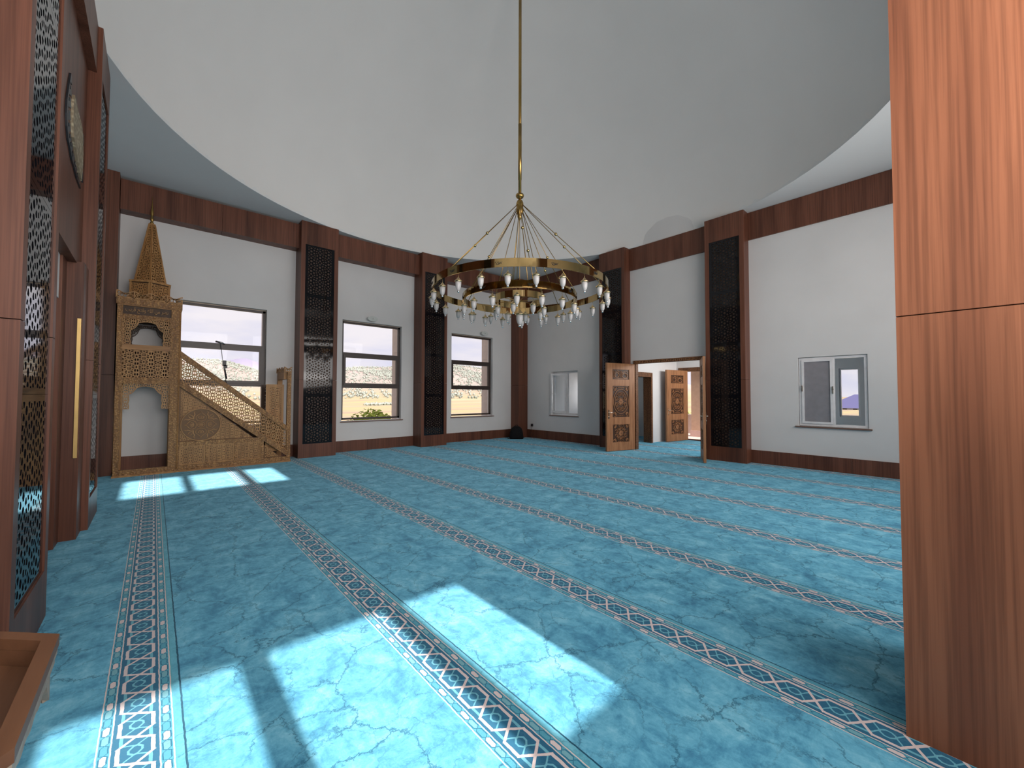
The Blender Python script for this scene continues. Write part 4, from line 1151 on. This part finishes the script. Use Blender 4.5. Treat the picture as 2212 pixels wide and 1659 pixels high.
for xa in (0.80, 1.285, 1.765): oc('stile', (xa, FY+0.006, 0.1225, xa+0.05, FY+0.064, 0.4945))
oc('stile', (0.374, FY+0.006, 0.1225, 0.392, FY+0.064, 0.4945))
for xa, xb in ((0.393, 0.799), (0.851, 1.284), (1.336, 1.764)):
    fr_ = BX('lower_panel', M['oakm'], pulpit, (xa, FY+0.036, 0.123, xb, FY+0.044, 0.494))
    m = MB(); screen(m, LEAF2, LF2_W, LF2_W, [(xa+0.02, 0.143), (xb-0.02, 0.143), (xb-0.02, 0.474), (xa+0.02, 0.474)], FY+0.024, FY+0.0359, 0.62, False, True, x0=xa+0.02, z0=0.143)
    m.box(xa, FY+0.02, 0.1235, xa+0.018, FY+0.0359, 0.4935).box(xb-0.018, FY+0.02, 0.1235, xb, FY+0.0359, 0.4935).box(xa+0.018, FY+0.02, 0.1235, xb-0.018, FY+0.0359, 0.1415).box(xa+0.018, FY+0.02, 0.4755, xb-0.018, FY+0.0359, 0.4935)
    recalc(m.build('carving', O, fr_))
m = MB(); screen(m, LEAF2, LF2_W, LF2_W, [(1.84, 0.14), (2.10, 0.14), (1.84, 0.40)], FY+0.024, FY+0.0449, 0.62, False, True)
recalc(m.build('corner_carving', O, pulpit))
# rope strips
def rope(xa, za, zb, r=0.012, nrm=FY-0.004):
    m = MB(); n = int((zb-za)/0.03)
    for s_ in (0, PI):
        m.tube([(xa+r*math.cos(s_+i*PI/2), nrm+0.2*r*math.sin(s_+i*PI/2), za+(zb-za)*i/(2*n)) for i in range(2*n+1)], r*0.55, 5)
    return m.build('rope_moulding', O, pulpit)
rope(0.356, 0.06, 3.14)
# far side of the stair and gate at its foot
slope_beam('rear_string', 0.373, 2.2, lambda x: strg(x)-0.3, lambda x: strg(x)-0.0, 10.89, 10.94, M['oakd'])
for i in range(7):
    z = 0.22*(i+1); x1_ = 2.05-i*0.245
    oc('step', (max(0.375, x1_-0.26), FY+0.0755, z-0.03, x1_, 10.885, z), mat=OD)
oc('gate_post', (2.20, 10.88, 0.03, 2.30, 10.95, 2.02), mat=O)
oc('gate_lintel', (2.20, FY+0.076, 1.86, 2.29, 10.879, 2.02), mat=O)
m = MB(); xfg = Matrix.Translation((2.195, FY, 0)) @ Matrix.Rotation(-PI/2, 4, 'Z')
crown(m, -0.76, 0.0, 2.02, 0.115, -0.004, 0.010, 3)
mm = MB(); mm.add([Matrix.Translation((2.19, FY, 0)) @ Matrix.Rotation(-PI/2, 4, 'Z') @ Vector(v) for v in m.v], m.f)
crown(mm, 2.19, 2.345, 2.02, 0.115, FY-0.012, FY+0.006, 1)
recalc(mm.build('gate_crown', O, pulpit))
for yy, mt_ in ((10.31, O), (10.84, OD)):  # far leaf darker: its shade is put into the colour
    gl_ = BX('gate_leaf', mt_, pulpit, (1.86, yy, 0.25, 1.93, yy+0.03, 1.74), (2.16, yy, 0.25, 2.21, yy+0.03, 1.74), (1.93, yy, 1.68, 2.16, yy+0.03, 1.74), (1.93, yy, 0.25, 2.16, yy+0.03, 0.32))
    m = MB(); screen(m, LEAF2, LF2_W, LF2_W, [(1.93, 0.32), (2.16, 0.32), (2.16, 1.68), (1.93, 1.68)], yy+0.008, yy+0.02, 0.5, True, True, x0=1.925, z0=0.3)
    recalc(m.build('pierced_fill', mt_, gl_))

# ------------------------------------------------------------------ chandelier
cx, cy = 4.745, 5.15
ch = empty('chandelier', (cx, cy, 3.1)); tag(ch, 'three-ring polished brass chandelier with frosted bell lamps hanging from the dome', 'chandelier')
def band(name, R, z0, z1, t=0.012, n=180):
    m = MB(); vs = []
    for i in range(n):
        a = 2*PI*i/n
        for r, z in ((R, z0), (R, z1), (R-t, z1), (R-t, z0)): vs.append((cx+r*math.cos(a), cy+r*math.sin(a), z))
    m.add(vs, [(i*4+q, ((i+1) % n)*4+q, ((i+1) % n)*4+(q+1) % 4, i*4+(q+1) % 4) for i in range(n) for q in range(4)])
    o = recalc(m.build(name, M['brass'], ch))
    return o
rings = [band('outer_ring', 1.51, 3.275, 3.395), band('middle_ring', 0.99, 3.12, 3.235, n=80), band('inner_ring', 0.437, 3.12, 3.235, n=56)]
# plaques with script strokes on the rings
def plaque_strokes(R, z, n, parent, ph=0.0):
    m = MB()
    for k in range(n):
        a0 = 2*PI*k/n+ph
        for i in range(4):
            a = a0+(i-1.5)*0.016/R*1.6
            p = [(cx+(R+0.003)*math.cos(a+j*0.008/R), cy+(R+0.003)*math.sin(a+j*0.008/R), z+(0.018*math.sin(j*1.7+i))) for j in range(4)]
            m.tube(p, 0.0028, 4)
        a = a0; m.tube([(cx+(R+0.003)*math.cos(a+j*0.015/R), cy+(R+0.003)*math.sin(a+j*0.015/R), z-0.022+0.004*abs(j)) for j in (-2, -1, 0, 1, 2)], 0.0028, 4)
    o = m.build('script_mark', M['script'], parent); return o
plaque_strokes(1.51, 3.335, 12, rings[0], 0.1); plaque_strokes(0.99, 3.178, 8, rings[1], 0.2)
MB().lathe([(0.027, 5.04), (0.027, 9.72)], 14, (cx, cy, 0)).lathe([(0.031, 5.3), (0.031, 6.3)], 14, (cx, cy, 0)).build('rod', M['brass_dull'], ch)
MB().lathe([(0.14, 9.78), (0.13, 9.70), (0.04, 9.62), (0.022, 9.55)], 18, (cx, cy, 0)).build('ceiling_rose', M['brass_dull'], ch)
MB().lathe([(0.021, 5.05), (0.03, 5.045), (0.068, 5.038), (0.073, 5.01), (0.062, 4.985), (0.035, 4.965), (0.02, 4.955)], 20, (cx, cy, 0)).build('knob', M['brass_dull'], ch)
MB().lathe([(0.02, 4.955), (0.03, 4.94), (0.05, 4.92), (0.064, 4.88), (0.066, 4.84), (0.058, 4.81), (0.066, 4.78), (0.066, 4.74), (0.056, 4.70), (0.040, 4.67), (0.044, 4.64), (0.030, 4.61), (0.012, 4.59), (0.004, 4.57)], 20, (cx, cy, 0)).build('hub', M['brass_dull'], ch)
view_a = math.atan2(-cy, -cx)   # direction from the chandelier to the visitor
def stay(R, z1, a, z0, fb, ball):
    p0 = Vector((cx+0.062*math.cos(a), cy+0.062*math.sin(a), z0)); p1 = Vector((cx+R*math.cos(a), cy+R*math.sin(a), z1))
    o = MB().tube([p0, p1], 0.0058, 6).build('stay_rod', M['brass_dull'], ch)
    if ball:
        c = p0.lerp(p1, fb); MB().lathe([(0.004, -0.027), (0.018, -0.019), (0.026, 0), (0.018, 0.019), (0.004, 0.027)], 12, c).build('ball', M['brass'], o)
for k in range(8): stay(1.504, 3.395, view_a+math.radians(-64+45*k+22), 4.84, 0.50, True)
for k in range(6): stay(0.984, 3.235, view_a+math.radians(12+60*k), 4.76, 0.62, k % 2 == 0)
for k in range(4): stay(0.431, 3.235, view_a+math.radians(20+90*k), 4.70, 0.5, False)
# lamps
def lamp_proto():
    m = MB()
    m.tube([(0, 0, 0.0), (0, 0.007, -0.018), (0, 0, -0.034), (0, -0.007, -0.05), (0, 0, -0.066)], 0.0035, 5)
    m.lathe([(0.004, -0.062), (0.012, -0.072), (0.018, -0.085), (0.036, -0.108), (0.052, -0.120), (0.058, -0.130), (0.054, -0.140), (0.046, -0.146)], 16)
    o = m.build('lamp', M['brass_cap'])
    s_ = MB().lathe([(0.043, -0.142), (0.044, -0.18), (0.041, -0.215), (0.033, -0.25), (0.020, -0.275), (0.011, -0.282)], 16).build('glass_shade', M['frost'], o)
    f_ = MB().lathe([(0.011, -0.281), (0.018, -0.291), (0.018, -0.305), (0.009, -0.315), (0.002, -0.317)], 12).build('tip', M['silver'], o)
    return o
lp = lamp_proto(); lp.parent = ch; cache_kids(lp)
def put_lamp(x, y, z, s_=1.0, first=[True]):
    o = lp if first[0] else copy_tree(lp, ch); first[0] = False
    o.location = (x-cx, y-cy, z-3.1); o.scale = (s_, s_, s_*0.90)
for R, n, ph, z in ((1.504, 24, -6.3, 3.275), (0.984, 16, -2.5, 3.12), (0.431, 8, -14, 3.12)):
    for k in range(n):
        a = view_a+math.radians(ph+360*k/n)*1.0
        put_lamp(cx+R*math.cos(a), cy+R*math.sin(a), z)
MB().tube([(cx, cy, 4.58), (cx, cy, 3.07)], 0.004, 6).build('stay_rod', M['brass_dull'], ch)
put_lamp(cx, cy, 3.08, 1.35)
for k in range(3):
    a = PI/3*k; MB().tube([(cx-0.43*math.cos(a), cy-0.43*math.sin(a), 3.15), (cx+0.43*math.cos(a), cy+0.43*math.sin(a), 3.15)], 0.006, 6).build('cross_bar', M['brass_dull'], ch)

# ------------------------------------------------------------------ small things
# motion sensors above the two back windows
for xx, lab in ((4.50, 'oval white motion sensor above the middle window of the back wall'), (8.42, 'oval white motion sensor above the window nearest the corner')):
    e = empty('motion_sensor', (xx, 10.99, 3.6)); tag(e, lab, 'sensor', 'motion sensors over the windows')
    m = MB(); prof_ = [(0.145*math.cos(a)+xx, 0.075*math.sin(a)+3.62) for a in [2*PI*i/20 for i in range(20)]]
    m.prism(prof_, 10.88, 10.975); recalc(m.build('body', M['plastic'], e))
    BX('bracket', M['plastic'], e, (xx-0.05, 10.9755, 3.57, xx+0.03, 10.999, 3.63))
    MB().lathe([(0.001, 0.012), (0.012, 0.006), (0.014, 0)], 10, (xx, 10.868, 3.61)).build('lens', M['bplastic'], e)
# backpack
bp = empty('backpack', (9.50, 10.42, 0)); tag(bp, 'black backpack standing on the carpet against the corner post', 'bag')
m = MB(); secs = [(0.0, 0.235, 0.10), (0.04, 0.25, 0.115), (0.14, 0.235, 0.12), (0.26, 0.215, 0.11), (0.35, 0.185, 0.09), (0.41, 0.13, 0.065), (0.435, 0.06, 0.035)]
xb_, yb_ = 9.46, 10.42; vs = []; n = 18
rotb = math.radians(-40)
for z, a, b in secs:
    for i in range(n):
        t = 2*PI*i/n; c_, s_ = math.cos(t), math.sin(t)
        px, py = a*math.copysign(abs(c_)**0.6, c_), b*math.copysign(abs(s_)**0.6, s_)
        vs.append((xb_+px*math.cos(rotb)-py*math.sin(rotb), yb_+px*math.sin(rotb)+py*math.cos(rotb), z+0.002))
m.add(vs, [(j*n+i, j*n+(i+1) % n, (j+1)*n+(i+1) % n, (j+1)*n+i) for j in range(len(secs)-1) for i in range(n)]+[tuple(reversed(range(n))), tuple(range((len(secs)-1)*n, len(secs)*n))], True)
m.build('body', M['fabric'], bp)
def bw(u, v, z): return (xb_+u*math.cos(rotb)-v*math.sin(rotb), yb_+u*math.sin(rotb)+v*math.cos(rotb), z)
MB().tube([bw(-0.09, 0, 0.40), bw(-0.05, 0, 0.455), bw(0, 0, 0.475), bw(0.05, 0, 0.455), bw(0.09, 0, 0.40)], 0.010).build('handle', M['fabric'], bp)
m = MB(); vs = []
for z, a, b in ((0.04, 0.16, 0.03), (0.18, 0.15, 0.04), (0.24, 0.10, 0.02)):
    for i in range(10):
        t = PI+PI*i/9; vs.append(bw(a*math.cos(t), -0.10+b*math.sin(t), z))
m.add(vs, [(j*10+i, j*10+i+1, (j+1)*10+i+1, (j+1)*10+i) for j in range(2) for i in range(9)], True); m.build('front_pocket', M['fabric'], bp)
MB().tube([bw(-0.22, -0.05, 0.03), bw(-0.28, -0.08, 0.02), bw(-0.31, -0.10, 0.03)], 0.012).build('strap', M['fabric'], bp)
# charger plug and coiled cable
e = empty('charger', (10.12, 10.33, 0.4)); tag(e, 'black charger plugged in the wall with coiled cable', 'charger')
BX('plug', M['bplastic'], e, (10.10, 10.295, 0.405, 10.149, 10.365, 0.495))
MB().tube([(10.115, 10.31, 0.405), (10.11, 10.33, 0.33), (10.10, 10.345, 0.26), (10.10, 10.35, 0.19)], 0.005, 5).build('cable', M['bplastic'], e)
MB().tube([(10.10+0.004*math.sin(3*t), 10.34+0.075*math.cos(t), 0.11+0.085*math.sin(t)) for t in [2*PI*i/12 for i in range(36)]], 0.005, 5).build('cable_coil', M['bplastic'], e)

# tray-topped carved lectern at the near corner
lt = empty('lectern', (-0.54, 1.02, 0)); tag(lt, 'wooden tray-topped lectern with carved sides in the near foreground', 'lectern')
TW = oak('chestnut_tray', (0.080, 0.034, 0.016), (0.155, 0.070, 0.034), axis=1, sc=14)
ls = 0.671
x1_, y0_, y1_, zt = -0.192*ls, 1.268*ls, 1.777*ls, 1.5-0.70*ls
ap = (y1_-y0_)*(1+math.sqrt(2))/2
ox, oy = x1_-ap, (y0_+y1_)/2
def octo(a, z): return [(ox+a/math.cos(PI/8)*math.cos(PI/8+k*PI/4), oy+a/math.cos(PI/8)*math.sin(PI/8+k*PI/4), z) for k in range(8)]
def octring(name, a0, a1, z0, z1, mat):
    m = MB(); A, B, C_, D = octo(a0, z0), octo(a1, z0), octo(a1, z1), octo(a0, z1)
    vs = A+B+C_+D
    m.add(vs, [(i+8*q, (i+1) % 8+8*q, (i+1) % 8+8*((q+1) % 4), i+8*((q+1) % 4)) for i in range(8) for q in range(4)])
    return recalc(m.build(name, mat, lt))
octring('tray_rim', ap-0.023, ap, zt-0.020, zt, TW)
octring('tray_wall', ap-0.023, ap-0.015, zt-0.060, zt-0.0205, TW)
recalc(MB().prism([(p[0], p[1]) for p in octo(ap-0.0235, 0)], zt-0.060, zt-0.050, ax='z').build('tray_floor', TW, lt))
octring('moulding', ap-0.011, ap-0.002, zt-0.035, zt-0.0205, M['greywood'])
octring('moulding', ap-0.013, ap-0.005, zt-0.053, zt-0.038, M['greywood'])
octring('moulding', ap-0.0195, ap-0.0135, zt-0.072, zt-0.053, M['greywood'])
for k in range(8):
    p, q_ = Vector(octo(ap-0.013, 0)[k]), Vector(octo(ap-0.013, 0)[(k+1) % 8])
    d = (q_-p).normalized(); n_2 = Vector((d.y, -d.x, 0)); L_ = (q_-p).length
    m = MB(); n = 30; topz, pts_ = zt-0.0535, []
    for i in range(n+1):
        t = i/n; e_ = min(t, 1-t)
        drop = 0.016+0.008*abs(math.sin(t*PI*5))+0.05*max(0, 1-e_/0.10)
        pts_.append((L_*t, topz-drop))
    poly = [(0, topz)]+pts_+[(L_, topz)]
    mp_ = Matrix(((d.x, -n_2.x, 0, p.x), (d.y, -n_2.y, 0, p.y), (0, 0, 1, 0), (0, 0, 0, 1)))
    for i in range(n):
        a, b = pts_[i], pts_[i+1]
        m.prism([a, b, (b[0], topz), (a[0], topz)], -0.003, 0.008, mat=mp_)
    recalc(m.build('carved_apron', M['greywood'], lt))
# pedestal
octring('pedestal', 0.13, 0.16, 0.05, zt-0.061, TW)
octring('foot', 0.13, 0.30, 0.0, 0.05, TW)
